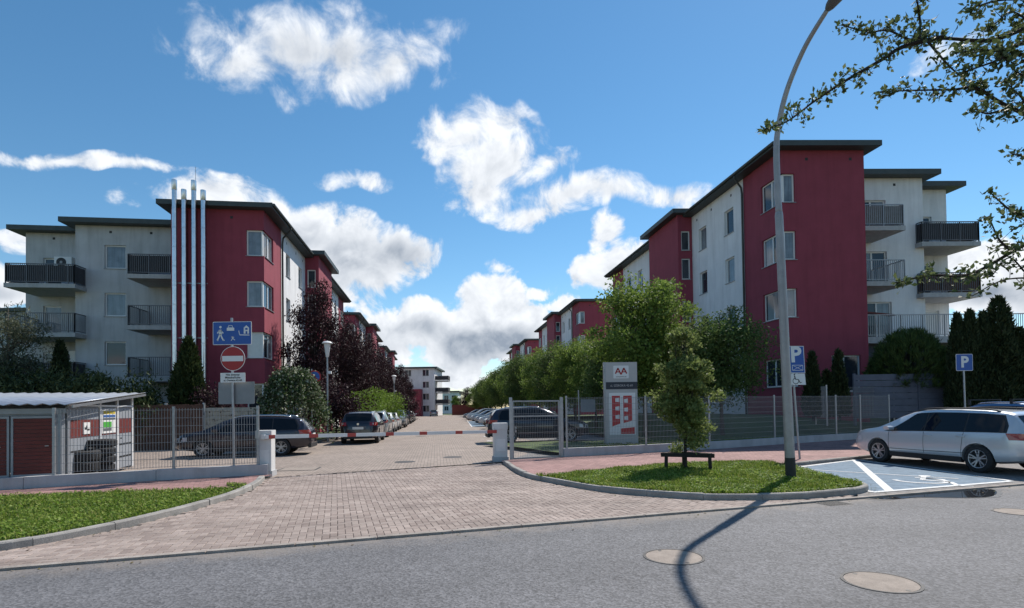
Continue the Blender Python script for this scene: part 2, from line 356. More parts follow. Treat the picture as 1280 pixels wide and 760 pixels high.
def tag(o, label=None, cat=None, group=None, kind=None):
    if label: o['label'] = label
    if cat: o['category'] = cat
    if group: o['group'] = group
    if kind: o['kind'] = kind
    return o
def thing(name, label, cat, loc=(0, 0, 0), rz=0.0, group=None, world=True):
    o = bpy.data.objects.new(name, None); COL.objects.link(o); o.empty_display_size = .3
    o.location = loc; o.rotation_euler = (0, 0, rz)
    OFF[o.name] = tuple(loc) if world else (0, 0, 0)
    return tag(o, label, cat, group)
def copy_tree(o, parent=None):
    c = o.copy(); COL.objects.link(c); c.parent = parent
    for ch in [x for x in o.children]: copy_tree(ch, c)
    return c
def fast_mesh(name, V, quads, mat, parent=None, smooth=False):
    """V (n,3) float array, quads (m,k) int array."""
    me = bpy.data.meshes.new(name); n = len(V); m, k = quads.shape
    me.vertices.add(n); me.vertices.foreach_set('co', np.asarray(V, dtype=np.float32).ravel())
    me.loops.add(m*k); me.loops.foreach_set('vertex_index', np.asarray(quads, dtype=np.int32).ravel())
    me.polygons.add(m); me.polygons.foreach_set('loop_start', np.arange(0, m*k, k, dtype=np.int32))
    me.update(calc_edges=True); me.validate()
    me.materials.append(mat)
    return link(name, me, parent)
def text_mesh(txt, size, mat, parent, M, name='lettering', align='CENTER', bold=0.0, ext=0.0015, xs=1.0):
    cu = bpy.data.curves.new('t', 'FONT'); cu.body = txt; cu.size = size; cu.align_x = align; cu.align_y = 'CENTER'; cu.extrude = ext; cu.offset = bold; cu.resolution_u = 3
    ob = bpy.data.objects.new('t', cu); COL.objects.link(ob)
    dg = bpy.context.evaluated_depsgraph_get(); me = bpy.data.meshes.new_from_object(ob.evaluated_get(dg))
    bpy.data.objects.remove(ob); bpy.data.curves.remove(cu)
    me.transform(Matrix.Diagonal((xs, 1, 1, 1))); me.transform(M)
    me.materials.clear(); me.materials.append(mat); me.name = name
    return link(name, me, parent)
def pip(x, y, poly):
    c = False; n = len(poly); j = n-1
    for i in range(n):
        xi, yi = poly[i][0], poly[i][1]; xj, yj = poly[j][0], poly[j][1]
        if (yi > y) != (yj > y) and x < (xj-xi)*(y-yi)/(yj-yi)+xi: c = not c
        j = i
    return c
def pip_np(P, poly):
    x, y = P[:, 0], P[:, 1]; c = np.zeros(len(P), bool); n = len(poly); j = n-1
    for i in range(n):
        xi, yi = poly[i][0], poly[i][1]; xj, yj = poly[j][0], poly[j][1]
        if yi != yj: c ^= ((yi > y) != (yj > y)) & (x < (xj-xi)*(y-yi)/(yj-yi)+xi)
        j = i
    return c
def smooth_path(pts, n=6):
    pts = [Vector((p[0], p[1], p[2] if len(p) > 2 else 0)) for p in pts]; out = []
    for i in range(len(pts)-1):
        p0, p1, p2, p3 = pts[max(i-1, 0)], pts[i], pts[i+1], pts[min(i+2, len(pts)-1)]
        for k in range(n):
            t = k/n; out.append(.5*((2*p1)+(p2-p0)*t+(2*p0-5*p1+4*p2-p3)*t*t+(3*p1-p0-3*p2+p3)*t**3))
    out.append(pts[-1]); return out
def resample(path, step):
    L = [0]
    for a, b in zip(path, path[1:]): L.append(L[-1]+(b-a).length)
    n = max(1, round(L[-1]/step)); out = []; j = 0
    for i in range(n+1):
        t = L[-1]*i/n
        while j < len(path)-2 and L[j+1] < t: j += 1
        q = (t-L[j])/max(1e-9, L[j+1]-L[j]); out.append(path[j].lerp(path[j+1], q))
    return out
# ================================================================== GROUND
SD = Vector((-0.1356, 0.9908, 0)); SN = Vector((0.9908, 0.1356, 0))       # along the estate street / to its right
RU = Vector((0.9525, 0.3046, 0)); RV = Vector((-0.3046, 0.9525, 0)); RO_ = Vector((-5.59, 6.03, 0))  # along the public road / away from it
def road_pt(u, v, z=0.0): p = RO_+RU*u+RV*v; return Vector((p.x, p.y, z))
def sheet(name, poly, z, mat, label=None, cat=None, kind='structure', parent=None):
    mb = MB().add([(p[0], p[1], z) for p in poly], [tuple(range(len(poly)))])
    o = mb.build(name, mat, parent)
    if parent is None: tag(o, label, cat, None, kind)
    return o
def asphalt_material():
    m = bpy.data.materials.new('asphalt'); m.use_nodes = True; nt = m.node_tree; L = nt.links.new; N = nt.nodes.new
    p = nt.nodes['Principled BSDF']; p.inputs['Roughness'].default_value = .82; t = N('ShaderNodeTexCoord')
    def nz(sc, det, r=.6):
        n = N('ShaderNodeTexNoise'); n.inputs['Scale'].default_value = sc; n.inputs['Detail'].default_value = det; n.inputs['Roughness'].default_value = r; L(t.outputs['Object'], n.inputs['Vector']); return n.outputs['Fac']
    def mr(v, a, b, c, d):
        n = N('ShaderNodeMapRange'); L(v, n.inputs['Value']); n.inputs['From Min'].default_value = a; n.inputs['From Max'].default_value = b; n.inputs['To Min'].default_value = c; n.inputs['To Max'].default_value = d; return n.outputs[0]
    v = N('ShaderNodeTexVoronoi'); v.inputs['Scale'].default_value = 48; L(t.outputs['Object'], v.inputs['Vector'])
    sv = N('ShaderNodeSeparateColor'); L(v.outputs['Color'], sv.inputs[0])
    chips = mr(sv.outputs[0], 0, 1, .58, 1.45)
    big = mr(nz(.35, 6), .3, .7, .82, 1.14); mid = mr(nz(5, 7, .7), .3, .7, .88, 1.12)
    fine = mr(nz(190, 2), .3, .7, .75, 1.25)
    a = N('ShaderNodeMath'); a.operation = 'MULTIPLY'; L(chips, a.inputs[0]); L(big, a.inputs[1])
    b = N('ShaderNodeMath'); b.operation = 'MULTIPLY'; L(a.outputs[0], b.inputs[0]); L(mid, b.inputs[1])
    c = N('ShaderNodeMath'); c.operation = 'MULTIPLY'; L(b.outputs[0], c.inputs[0]); L(fine, c.inputs[1])
    s = N('ShaderNodeVectorMath'); s.operation = 'SCALE'; s.inputs[0].default_value = (0.125, 0.124, 0.130); L(c.outputs[0], s.inputs['Scale'])
    # sand and grit swept against the edging, tyre-polished lanes along the road
    dt = N('ShaderNodeVectorMath'); dt.operation = 'DOT_PRODUCT'; L(t.outputs['Object'], dt.inputs[0]); dt.inputs[1].default_value = RV
    vv = N('ShaderNodeMath'); vv.operation = 'SUBTRACT'; L(dt.outputs['Value'], vv.inputs[0]); vv.inputs[1].default_value = RO_.dot(RV)
    e1 = mr(vv.outputs[0], -.55, 0.0, 0, .95); ns = mr(nz(2.2, 7, .7), .32, .68, -.75, .75)
    sm = N('ShaderNodeMath'); sm.operation = 'ADD'; sm.use_clamp = True; L(e1, sm.inputs[0]); L(ns, sm.inputs[1])
    sq = N('ShaderNodeMath'); sq.operation = 'MULTIPLY'; sq.use_clamp = True; L(sm.outputs[0], sq.inputs[0]); L(mr(vv.outputs[0], -.8, -.1, 0, .75), sq.inputs[1])
    wv = N('ShaderNodeMath'); wv.operation = 'SINE'; m5 = N('ShaderNodeMath'); m5.operation = 'MULTIPLY'; L(vv.outputs[0], m5.inputs[0]); m5.inputs[1].default_value = 3.6; L(m5.outputs[0], wv.inputs[0])
    s2 = N('ShaderNodeVectorMath'); s2.operation = 'SCALE'; L(s.outputs[0], s2.inputs[0]); L(mr(wv.outputs[0], -1, 1, .95, 1.05), s2.inputs['Scale'])
    gm = N('ShaderNodeMix'); gm.data_type = 'RGBA'; L(sq.outputs[0], gm.inputs[0]); L(s2.outputs[0], gm.inputs[6]); gm.inputs[7].default_value = (.22, .19, .165, 1)
    L(gm.outputs[2], p.inputs['Base Color'])
    bp = N('ShaderNodeBump'); bp.inputs['Strength'].default_value = .55; bp.inputs['Distance'].default_value = .006; L(v.outputs['Distance'], bp.inputs['Height']); L(bp.outputs[0], p.inputs['Normal'])
    return m
M_ASPH = asphalt_material()
SANG2 = math.atan2(SD.y, SD.x)
def paver_material():
    m = bpy.data.materials.new('beige_pavers'); m.use_nodes = True; nt = m.node_tree; L = nt.links.new; N = nt.nodes.new
    p = nt.nodes['Principled BSDF']; p.inputs['Roughness'].default_value = .88
    g = N('ShaderNodeNewGeometry'); oi = N('ShaderNodeObjectInfo'); ad = N('ShaderNodeMath'); ad.operation = 'ADD'; L(g.outputs['Random Per Island'], ad.inputs[0]); L(oi.outputs['Random'], ad.inputs[1])
    fr = N('ShaderNodeMath'); fr.operation = 'FRACT'; L(ad.outputs[0], fr.inputs[0])
    cr = N('ShaderNodeValToRGB'); L(fr.outputs[0], cr.inputs[0]); e = cr.color_ramp.elements
    e[0].color = (.265, .207, .180, 1); e[1].color = (.375, .305, .268, 1); k = e.new(.5); k.color = (.320, .257, .224, 1)
    n = N('ShaderNodeTexNoise'); n.inputs['Scale'].default_value = .7; n.inputs['Detail'].default_value = 8; n.inputs['Roughness'].default_value = .65; L(g.outputs['Position'], n.inputs['Vector'])
    mr = N('ShaderNodeMapRange'); L(n.outputs['Fac'], mr.inputs['Value']); mr.inputs['From Min'].default_value = .3; mr.inputs['From Max'].default_value = .7; mr.inputs['To Min'].default_value = .8; mr.inputs['To Max'].default_value = 1.16
    n2 = N('ShaderNodeTexNoise'); n2.inputs['Scale'].default_value = 130; n2.inputs['Detail'].default_value = 3; L(g.outputs['Position'], n2.inputs['Vector'])
    mr2 = N('ShaderNodeMapRange'); L(n2.outputs['Fac'], mr2.inputs['Value']); mr2.inputs['From Min'].default_value = .3; mr2.inputs['From Max'].default_value = .7; mr2.inputs['To Min'].default_value = .85; mr2.inputs['To Max'].default_value = 1.15
    # tyre marks and drips drawn out along the way cars drive in
    mp = N('ShaderNodeMapping'); mp.inputs['Rotation'].default_value = (0, 0, -SANG2); mp.inputs['Scale'].default_value = (.14, 1.5, 1); L(g.outputs['Position'], mp.inputs['Vector'])
    n3 = N('ShaderNodeTexNoise'); n3.inputs['Scale'].default_value = 1.3; n3.inputs['Detail'].default_value = 6; n3.inputs['Roughness'].default_value = .6; L(mp.outputs[0], n3.inputs['Vector'])
    mr3 = N('ShaderNodeMapRange'); L(n3.outputs['Fac'], mr3.inputs['Value']); mr3.inputs['From Min'].default_value = .35; mr3.inputs['From Max'].default_value = .65; mr3.inputs['To Min'].default_value = .80; mr3.inputs['To Max'].default_value = 1.08
    m0 = N('ShaderNodeMath'); m0.operation = 'MULTIPLY'; L(mr.outputs[0], m0.inputs[0]); L(mr3.outputs[0], m0.inputs[1])
    mu = N('ShaderNodeMath'); mu.operation = 'MULTIPLY'; L(m0.outputs[0], mu.inputs[0]); L(mr2.outputs[0], mu.inputs[1])
    s = N('ShaderNodeVectorMath'); s.operation = 'SCALE'; L(cr.outputs[0], s.inputs[0]); L(mu.outputs[0], s.inputs['Scale']); L(s.outputs[0], p.inputs['Base Color'])
    b = N('ShaderNodeBump'); b.inputs['Strength'].default_value = .3; b.inputs['Distance'].default_value = .004; L(n2.outputs['Fac'], b.inputs['Height']); L(b.outputs[0], p.inputs['Normal'])
    return m
M_PAVER = paver_material()
M_BED = material('joint_sand', (.085, .072, .062), .95, var=.3, vscale=8)
SANG = math.atan2(SD.y, SD.x)
M_STREET = brick_mat('street_pavers', (.27, .22, .185), (.345, .282, .24), (.13, .11, .10), -SANG, dirt=.2)
M_PARK = brick_mat('grey_pavers', (.17, .16, .155), (.22, .205, .20), (.08, .075, .07), -SANG)
M_REDP = brick_mat('red_pavers', (.25, .135, .125), (.37, .21, .195), (.15, .10, .09), -.46, dirt=.35)
M_SOIL = material('lawn_soil', (.045, .065, .02), .95, var=.5, vscale=3, bump=.6, bscale=30)
M_FIELD = material('meadow', (.055, .085, .022), .95, var=.35, vscale=.6, bump=.6, bscale=20, fine=.3)

g_ = sheet('ground', [(-900, -300), (900, -300), (900, 1500), (-900, 1500)], -0.06, M_FIELD, 'flat green meadow ground reaching the horizon', 'ground')
sheet('road', [road_pt(-60, 0), road_pt(-60, -7.6), road_pt(110, -7.6), road_pt(110, 0)], 0.0, M_ASPH, 'grey asphalt public road crossing in front of the estate', 'road')
near_pav = sheet('pavement', [road_pt(-60, -7.75, 0), road_pt(-60, -14, 0), road_pt(110, -14, 0), road_pt(110, -7.75, 0)], 0.11, M_REDP, 'red paved footway on the near side of the road', 'pavement')

KL = [(-24, .85), (-14.2, 3.95), (-9, 5.62), (-7.2, 6.28), (-6.3, 6.85), (-5.8, 7.84), (-5.58, 8.77), (-5.45, 10.64), (-5.7, 12.3), (-6.05, 13.5)]
KR = [(-0.30, 16.5), (-0.15, 15.6), (0.26, 13.42), (1.01, 11.97), (1.83, 10.78), (2.97, 9.98), (3.7, 9.74), (4.97, 9.74), (6.06, 10.08), (6.72, 10.5), (6.98, 11.0), (6.98, 11.8), (7.15, 13.4), (7.32, 14.7)]
KLs = smooth_path(KL, 8); KRs = smooth_path(KR, 8)
WALL_L = [Vector((-26, 4.6, 0)), Vector((-14, 10.45, 0)), Vector((-10.96, 11.87, 0)), Vector((-8.41, 13.17, 0)), Vector((-6.22, 14.05, 0))]
WALL_R = [Vector((1.66, 17.85, 0)), Vector((4.31, 18.85, 0)), Vector((7.58, 20.33, 0)), Vector((11.86, 22.75, 0)), Vector((15.53, 24.6, 0)), Vector((17.6, 25.6, 0))]
# driveway: bed of joint sand, pavers laid in herringbone parallel to the road
inner = [p for p in KRs if p.x < 5.9 and p.y < 16.6]
apron = [(p.x, p.y) for p in KLs if p.x > -10]+[(-6.15, 14.0), (-0.30, 16.85)]+[(p.x, p.y) for p in KRs if p.y > 9 and p.x < 6.2]
apron += [tuple(road_pt(u, 0.0)[:2]) for u in (12.3, 6, 0, -5)]
drive = sheet('driveway', apron, 0.010, M_BED, 'beige herringbone paved driveway between the road and the barrier', 'driveway')
bw, bl, gap, bh = .1, .2, .007, .05
A2 = [Vector((p[0], p[1], 0)) for p in apron]; us = [(p-RO_).dot(RU) for p in A2]; vs = [(p-RO_).dot(RV) for p in A2]
bricks = []
u0, u1, v0, v1 = min(us), max(us), .0, max(vs)
for i in range(int((u0-1)/bw)-1, int(u1/bw)+2):
    for j in range(int(v0/bw)-1, int(v1/bw)+2):
        cls = (i-j) % 4
        if cls == 0: cu, cv, hor = (i+1)*bw, (j+.5)*bw, True       # lies along the road
        elif cls == 3: cu, cv, hor = (i+.5)*bw, (j+1)*bw, False     # points away from it
        else: continue
        if cv < .03: continue
        p = road_pt(cu, cv)
        if pip(p.x, p.y, apron): bricks.append((p, hor))
def vis(p):
    r = p.xy.length; px = PPX+F_PX*p.x/p.y if p.y > 1 else -1e3
    return r if (-5 < px < 1285) else 1e3+r
bricks.sort(key=lambda b: vis(b[0]))
ang = math.atan2(RU.y, RU.x)
def brick_mesh():
    mb = MB(); hx, hy, c = (bl-gap)/2, (bw-gap)/2, .006
    mb.add([(-hx, -hy, -.02), (hx, -hy, -.02), (hx, hy, -.02), (-hx, hy, -.02), (-hx, -hy, -.003), (hx, -hy, -.003), (hx, hy, -.003), (-hx, hy, -.003),
            (-hx+c, -hy+c, 0), (hx-c, -hy+c, 0), (hx-c, hy-c, 0), (-hx+c, hy-c, 0)],
           [(0, 1, 5, 4), (1, 2, 6, 5), (2, 3, 7, 6), (3, 0, 4, 7), (4, 5, 9, 8), (5, 6, 10, 9), (6, 7, 11, 10), (7, 4, 8, 11), (8, 9, 10, 11)])
    return mb
bm0 = brick_mesh(); first = None
for (p, hor) in bricks[:300]:
    if first is None:
        first = bm0.build('paver', M_PAVER, drive); o = first
    else:
        o = first.copy(); COL.objects.link(o); o.parent = drive
    o.location = (p.x, p.y, .022+random.uniform(-.0015, .0015)); o.rotation_euler = (random.uniform(-.008, .008), random.uniform(-.008, .008), ang+(0 if hor else math.pi/2))
rest = MB(); V0 = [Vector(v) for v in bm0.v]
for (p, hor) in bricks[300:]:
    Mx = Matrix.Translation((p.x, p.y, .022+random.uniform(-.002, .002))) @ Matrix.Rotation(ang+(0 if hor else math.pi/2), 4, 'Z')
    rest.add([Mx @ v for v in V0], bm0.f)
ro = rest.build('paver_field', M_PAVER, drive); tag(ro, None, None, None, 'stuff')
# flush edging stones along the road
edge = thing('road_edging', 'flush pale concrete edging stones between driveway and asphalt', 'edging', (0, 0, 0)); edge['kind'] = 'structure'
u = -5.0
while u < 24.6:
    mb = MB(); z0 = .031+random.uniform(-.002, .002); mb.obox(road_pt(u, .0, -.1), RU*.985, RV*.09, (0, 0, .1+z0)); mb.build('edging_stone', M_EDGE, edge); u += 1.0
def kerb(path, side, name, label, zt=.125, w=.12, step=1.0):
    root = thing(name, label, 'kerb', (0, 0, 0)); root['kind'] = 'structure'
    pts = resample(path, step/5); i = 0
    while i < len(pts)-1:
        seg = pts[i:min(i+6, len(pts))]
        mb = MB(); n = len(seg); dz = random.uniform(-.006, .006); oin = random.uniform(-.006, .006)
        ring = []
        for k, p in enumerate(seg):
            d = (seg[min(k+1, n-1)]-seg[max(k-1, 0)]).normalized(); nn = Vector((-d.y, d.x, 0))*side
            q = p+d*(.004 if k == 0 else (-.004 if k == n-1 else 0))+nn*oin
            ring.append([q+Vector((0, 0, -.12)), q+Vector((0, 0, zt-.02+dz))+nn*.004, q+nn*.02+Vector((0, 0, zt+dz)), q+nn*w+Vector((0, 0, zt+dz)), q+nn*w+Vector((0, 0, -.12))])
        V = [v for r in ring for v in r]; Fc = []
        for k in range(n-1):
            for j in range(5): Fc.append((k*5+j, k*5+(j+1) % 5, (k+1)*5+(j+1) % 5, (k+1)*5+j))
        Fc.append((4, 3, 2, 1, 0)); Fc.append(tuple((n-1)*5+j for j in range(5)))
        mb.add(V, Fc); mb.build('kerb_stone', M_CONC, root)
        i += 5
    return root
kerb(KLs, 1, 'kerb', 'raised grey kerb stones curving round the lawn beside the shed')
kerb(KRs, 1, 'kerb', 'raised grey kerb stones curving round the lawn with the street lamp')
kerb([road_pt(u, -7.6) for u in range(-40, 60)], -1, 'kerb', 'straight grey kerb along the near footway')

# red footpaths, lawns
def off_pts(pts, d): 
    out = []
    for i, p in enumerate(pts):
        t = (pts[min(i+1, len(pts)-1)]-pts[max(i-1, 0)]).normalized(); out.append(p+Vector((-t.y, t.x, 0))*d)
    return out
KLi = off_pts(KLs, .115); KRi = off_pts(KRs, .115)
sheet('footpath', [p[:2] for p in KLi]+[(-6.05, 13.95)]+[p[:2] for p in reversed(WALL_L)], .085, M_REDP, 'red paved footpath in front of the shed fence', 'footpath')
lawn_l = [p[:2] for p in KLi if p.y < 11.9]+[(-5.85, 12.15), (-6.3, 12.12)]+[G(305, 611, .1)[:2], G(150, 615, .1)[:2], G(0, 622, .1)[:2], (-15.5, 9.35), (-24, 5.1)]
sheet('lawn', lawn_l, .098, M_SOIL, 'short green lawn between the red footpath and the driveway kerb', 'lawn')
backp = [G(*q, .1)[:2] for q in ((985, 583), (955, 578), (900, 578.5), (830, 581.5), (770, 586.5), (720, 591), (676, 597))]
lawn_r = [p[:2] for p in KRi if not (p.y > 13.2 and p.x < 4)]+list(backp)
sheet('lawn', lawn_r, .098, M_SOIL, 'green lawn island around the tall street lamp', 'lawn')
bay_back = [G(985, 584), G(1068, 575)]; bd = (bay_back[1]-bay_back[0]).normalized()
pathr = [(-0.32, 16.55)]+[p[:2] for p in KRi if p.x < 7.2 or p.y > 13]+[bay_back[0][:2], (bay_back[1]+bd*.0)[:2], (bay_back[0]+bd*26)[:2], (30, 31.5)]+[p[:2] for p in reversed(WALL_R)]+[(-0.3, 17.1)]
sheet('footpath', pathr, .085, M_REDP, 'red paved footpath between the lamp lawn and the long mesh fence', 'footpath')
kerb([bay_back[0]+bd*t for t in range(0, 24)], 1, 'kerb', 'low grey kerb at the back of the parking bays', .10, .1)
# parking bays to the right
park = sheet('parking_bays', [road_pt(12.4, .12)[:2], road_pt(12.9, .6)[:2], (6.95, 11.2), (7.2, 13.4), bay_back[0][:2], (bay_back[0]+bd*26)[:2], road_pt(45, .12)[:2]], .012, M_PARK, 'grey paved parking bays beside the lamp lawn', 'parking bay')
M_BLUEP = material('blue_bay_paint', (.10, .165, .235), .85, var=.25, vscale=5, bump=.4, bscale=60, col2=(.17, .25, .33), fine=.15)
M_LINE = material('white_line_paint', (.62, .63, .63), .8, var=.2, vscale=12, fine=.15)
bay = sheet('blue_bay', [G(*q)[:2] for q in ((1010, 584), (1068, 576), (1262, 602.5), (1090, 616), (1034, 601), (1000, 588))], .016, M_BLUEP, 'blue painted disabled parking bay with white lines and wheelchair symbol', 'parking bay')
def stripe(a, b, w, z=.020, parent=bay, mat=None):
    a, b = Vector(a), Vector(b); d = (b-a).normalized(); n_ = Vector((-d.y, d.x, 0))*w/2
    MB().add([(q.x, q.y, z) for q in (a-n_, b-n_, b+n_, a+n_)], [(0, 1, 2, 3)]).build('white_line', mat or M_LINE, parent)
for (a, b, w, z) in (((1000, 584.5), (1066, 576), .12, .020), ((1068, 575.5), (1112, 614.5), .16, .0205), ((1072, 575.5), (1264, 602), .12, .0200), ((1090, 616.5), (1264, 602.5), .12, .0210), ((1036, 601), (1092, 616.5), .12, .0215), ((996, 587), (1198, 599.5), .07, .0220)):
    stripe(G(*a), G(*b), w, z)
# wheelchair symbol
c0 = G(1150, 601.5); ux = (G(1190, 604)-G(1110, 598)).normalized(); uy = Vector((-ux.y, ux.x, 0))
mb = MB()
def P2(x, y): q = c0+ux*x+uy*y; return (q.x, q.y, .0225)
for i in range(22):
    a0, a1 = R(-150+i*12), R(-150+(i+1)*12)
    mb.quad(P2(.42*math.cos(a0), .42*math.sin(a0)), P2(.42*math.cos(a1), .42*math.sin(a1)), P2(.52*math.cos(a1), .52*math.sin(a1)), P2(.52*math.cos(a0), .52*math.sin(a0)))
for (x0, y0, x1, y1, w) in ((-.1, .75, .02, .12, .1), (.02, .12, .5, .1, .1), (.5, .1, .72, -.42, .1), (-.08, .48, .35, .46, .09), (.72, -.42, .95, -.36, .09)):
    d = Vector((x1-x0, y1-y0)).normalized(); n_ = Vector((-d.y, d.x))*w/2
    mb.quad(P2(x0-n_.x, y0-n_.y), P2(x1-n_.x, y1-n_.y), P2(x1+n_.x, y1+n_.y), P2(x0+n_.x, y0+n_.y))
mb.add([P2(-.12+.12*math.cos(i*.524), .92+.12*math.sin(i*.524)) for i in range(12)], [tuple(range(12))])
mb.build('wheelchair_symbol', M_LINE, bay)
# puddle in the gutter
M_WATER = material('puddle_water', (.03, .032, .036), .015, spec=.8)
pl = [G(*q)[:2] for q in ((1075, 622), (1120, 617.5), (1180, 613), (1232, 611.5), (1246, 615), (1238, 621), (1205, 622.5), (1150, 622), (1110, 624.5))]
M_WET = material('wet_asphalt', (.055, .057, .062), .35, var=.2, vscale=10, bump=.3, bscale=80)
c_ = sum((Vector(p) for p in pl), Vector((0, 0)))/len(pl)
pls = [p.xy for p in smooth_path(pl+[pl[0]], 5)[:-1]]
sheet('puddle', pls, .0075, M_WATER, 'dark rain puddle in the gutter by the blue bay', 'puddle', kind=None)
sheet('wet_patch', [c_+(p-c_)*1.12+Vector((random.uniform(-.04, .04), random.uniform(-.03, .03))) for p in pls], .0035, M_WET, 'damp dark rim round the puddle', 'wet patch')
# estate street
def SP(s, t): p = SD*s+SN*t; return (p.x, p.y)
st = [(-6.3, 14.02), (-9, 13.0), (-14, 10.6), (-26, 5), (-26, 24.5), (-9.6, 24.9)]+[(-9.6-.1368*k, 24.9+k) for k in (40, 80, 120)]
st += [(6.6-.1368*k, 24.2+k) for k in (120, 80, 40, 0)]+[(3.6, 22.4), (1.5, 18.4), (-0.25, 17.2)]
sheet('street', [p if not isinstance(p, Vector) else p[:2] for p in st], .016, M_STREET, 'beige paved estate street running between the red and white blocks', 'street')
sheet('parking_strip', [(1.6-.1368*k, 23.0+k) for k in (0, 40, 90)]+[(6.4-.1368*k, 24.6+k) for k in (90, 40, 0)], .020, M_PARK, 'darker paved parking strip under the row of trees', 'parking strip')
sheet('lawn', [(-9.6, 25.0)]+[(-9.6-.1368*k, 24.9+k) for k in (40, 80, 110)]+[(-13.2-.1368*k, 24.9+k) for k in (110, 80, 40)]+[(-14.0, 25.2)], .10, M_FIELD, 'narrow lawn under the purple trees beside the block with steel flues', 'lawn')
kerb([Vector((-9.55-.1368*k, 24.9+k, 0)) for k in range(0, 60, 2)]+[], 1, 'kerb', 'grey kerb beside the parked cars under the purple trees', .12, .1, 2.0)
# parking marks on the right of the street
b2 = sheet('blue_bay', [G(*q)[:2] for q in ((586, 527), (612, 526), (622, 532.5), (589, 533.5))], .024, M_BLUEP, 'small blue painted parking bay on the estate street', 'parking bay')
stripe(G(584, 526), G(590, 534), .1, .028, b2); stripe(G(589, 534), G(624, 533), .1, .029, b2)
for k in range(5): 
    a = G(600+k*4.3, 540+k*6); b = a+SN*.25; stripe(a, b, .5, .027, b2)
def bank_z(x, y):
    best = 1e9
    for a, b in zip(WALL_R, WALL_R[1:]):
        d = (b-a); n_ = Vector((-d.y, d.x, 0)).normalized(); best = min(best, (Vector((x, y, 0))-a).dot(n_))
    t = max(0, min(1, (best-.5)/6)); t = t*t*(3-2*t); s = max(0, min(1, (x-4.5)/5)); s = s*s*(3-2*s)
    return .16+.92*t*s
mb = MB(); nx, ny = 44, 26
def bp(i, j):
    q = resample_wall[i]; n_ = Vector((-.43, .90, 0)); p = q+n_*(.22+j*.9 if j else .22)
    return Vector((p.x, p.y, bank_z(p.x, p.y)+.03*noise.noise(Vector((p.x, p.y, 0))*.8)))
resample_wall = resample([Vector((1.9, 17.95, 0))]+WALL_R[1:]+[Vector((34, 33.5, 0))], .8); nx = len(resample_wall)
V = [bp(i, j) for i in range(nx) for j in range(ny)]
Fc = [(i*ny+j, (i+1)*ny+j, (i+1)*ny+j+1, i*ny+j+1) for i in range(nx-1) for j in range(ny-1) if V[i*ny+j].x > 5.2-.1368*(V[i*ny+j].y-26) or V[i*ny+j].y < 24]
mb.add(V, Fc); o = mb.build('lawn_bank', M_FIELD, None, True); tag(o, 'grass bank rising from the long mesh fence to the crimson block', 'lawn', None, 'structure')

# grass blades
def grass(name, poly, z, n, label, h=.07, wd=.007, dens_noise=True):
    P = np.array([p[:2] for p in poly]); lo, hi = P.min(0), P.max(0)
    lo[0] = max(lo[0], -13.0)
    Q = rng.uniform(lo, hi, (n*4, 2)); Q = Q[pip_np(Q, P)]
    nn = np.array([noise.noise(Vector((q[0]*1.3, q[1]*1.3, 3.1))) for q in Q]); Q = Q[rng.uniform(-1.1, .25, len(Q)) < nn][:n]
    n = len(Q); hh = h*(.5+rng.random(n))*(1+.6*np.array([noise.noise(Vector((q[0]*2.1, q[1]*2.1, 9))) for q in Q])); a = rng.uniform(0, 2*np.pi, n); t = rng.uniform(0, .9, n)
    s = np.stack([-np.sin(a), np.cos(a), 0*a], 1)*(wd*(.6+rng.random(n)))[:, None]
    base = np.column_stack([Q, np.full(n, z)]); tip = base+np.column_stack([np.cos(a)*t*hh, np.sin(a)*t*hh, hh]); mid = base*.5+tip*.5; mid[:, 2] += hh*.12
    V = np.stack([base-s, base+s, mid+s*.8, tip, mid-s*.8], 1).reshape(-1, 3); I = np.arange(n)[:, None]*5
    o = fast_mesh(name, V, I+np.array([[0, 1, 2, 3, 4]]), L_GRASS); tag(o, label, 'grass', None, 'stuff'); return o
def clover(poly, z, n, label):
    P = np.array([p[:2] for p in poly]); lo, hi = P.min(0), P.max(0); lo[0] = max(lo[0], -13.0)
    Q = rng.uniform(lo, hi, (n*4, 2)); Q = Q[pip_np(Q, P)]
    nn = np.array([noise.noise(Vector((q[0]*.9+4, q[1]*.9, 7.7))) for q in Q]); Q = Q[rng.uniform(-.9, .5, len(Q)) < nn][:n]; n = len(Q)
    hh = z+.02+.055*rng.random(n)*(1+np.array([noise.noise(Vector((q[0]*1.7, q[1]*1.7, 1))) for q in Q])); C = np.column_stack([Q, hh])
    nv = rng.normal(size=(n, 3))*.45; nv[:, 2] += 1; nv /= np.linalg.norm(nv, axis=1)[:, None]; a = rng.normal(size=(n, 3)); u_ = np.cross(nv, a); u_ /= np.linalg.norm(u_, axis=1)[:, None]; v_ = np.cross(nv, u_); r_ = (.011+.016*rng.random(n))[:, None]
    V = np.stack([C-u_*r_, C+v_*r_*.8, C+u_*r_, C-v_*r_*.8], 1).reshape(-1, 3); o = fast_mesh('clover', V, np.arange(4*n).reshape(n, 4), L_CLOV); tag(o, label, 'clover', None, 'stuff')
grass('grass', lawn_l, .095, 60000, 'short sunlit grass on the lawn beside the shed footpath', .055, .007)
clover(lawn_l, .095, 26000, 'low clover leaves among the grass beside the shed footpath')
grass('grass', lawn_r, .095, 60000, 'lush green grass on the lawn round the lamp', .065, .008)
clover(lawn_r, .095, 34000, 'low clover leaves among the grass round the lamp')
bk = [(2.3, 18.4), (17, 25.8), (15, 30), (5, 26), (4.6, 24)]
gb = [(2.2, 18.45), (4.3, 19.15), (7.5, 20.6), (11.8, 23.0), (11, 25), (6.5, 23), (4.2, 22.2), (3.1, 21.8)]
grass('grass', gb, .15, 16000, 'mown grass behind the mesh fence round the totem', .10, .014)

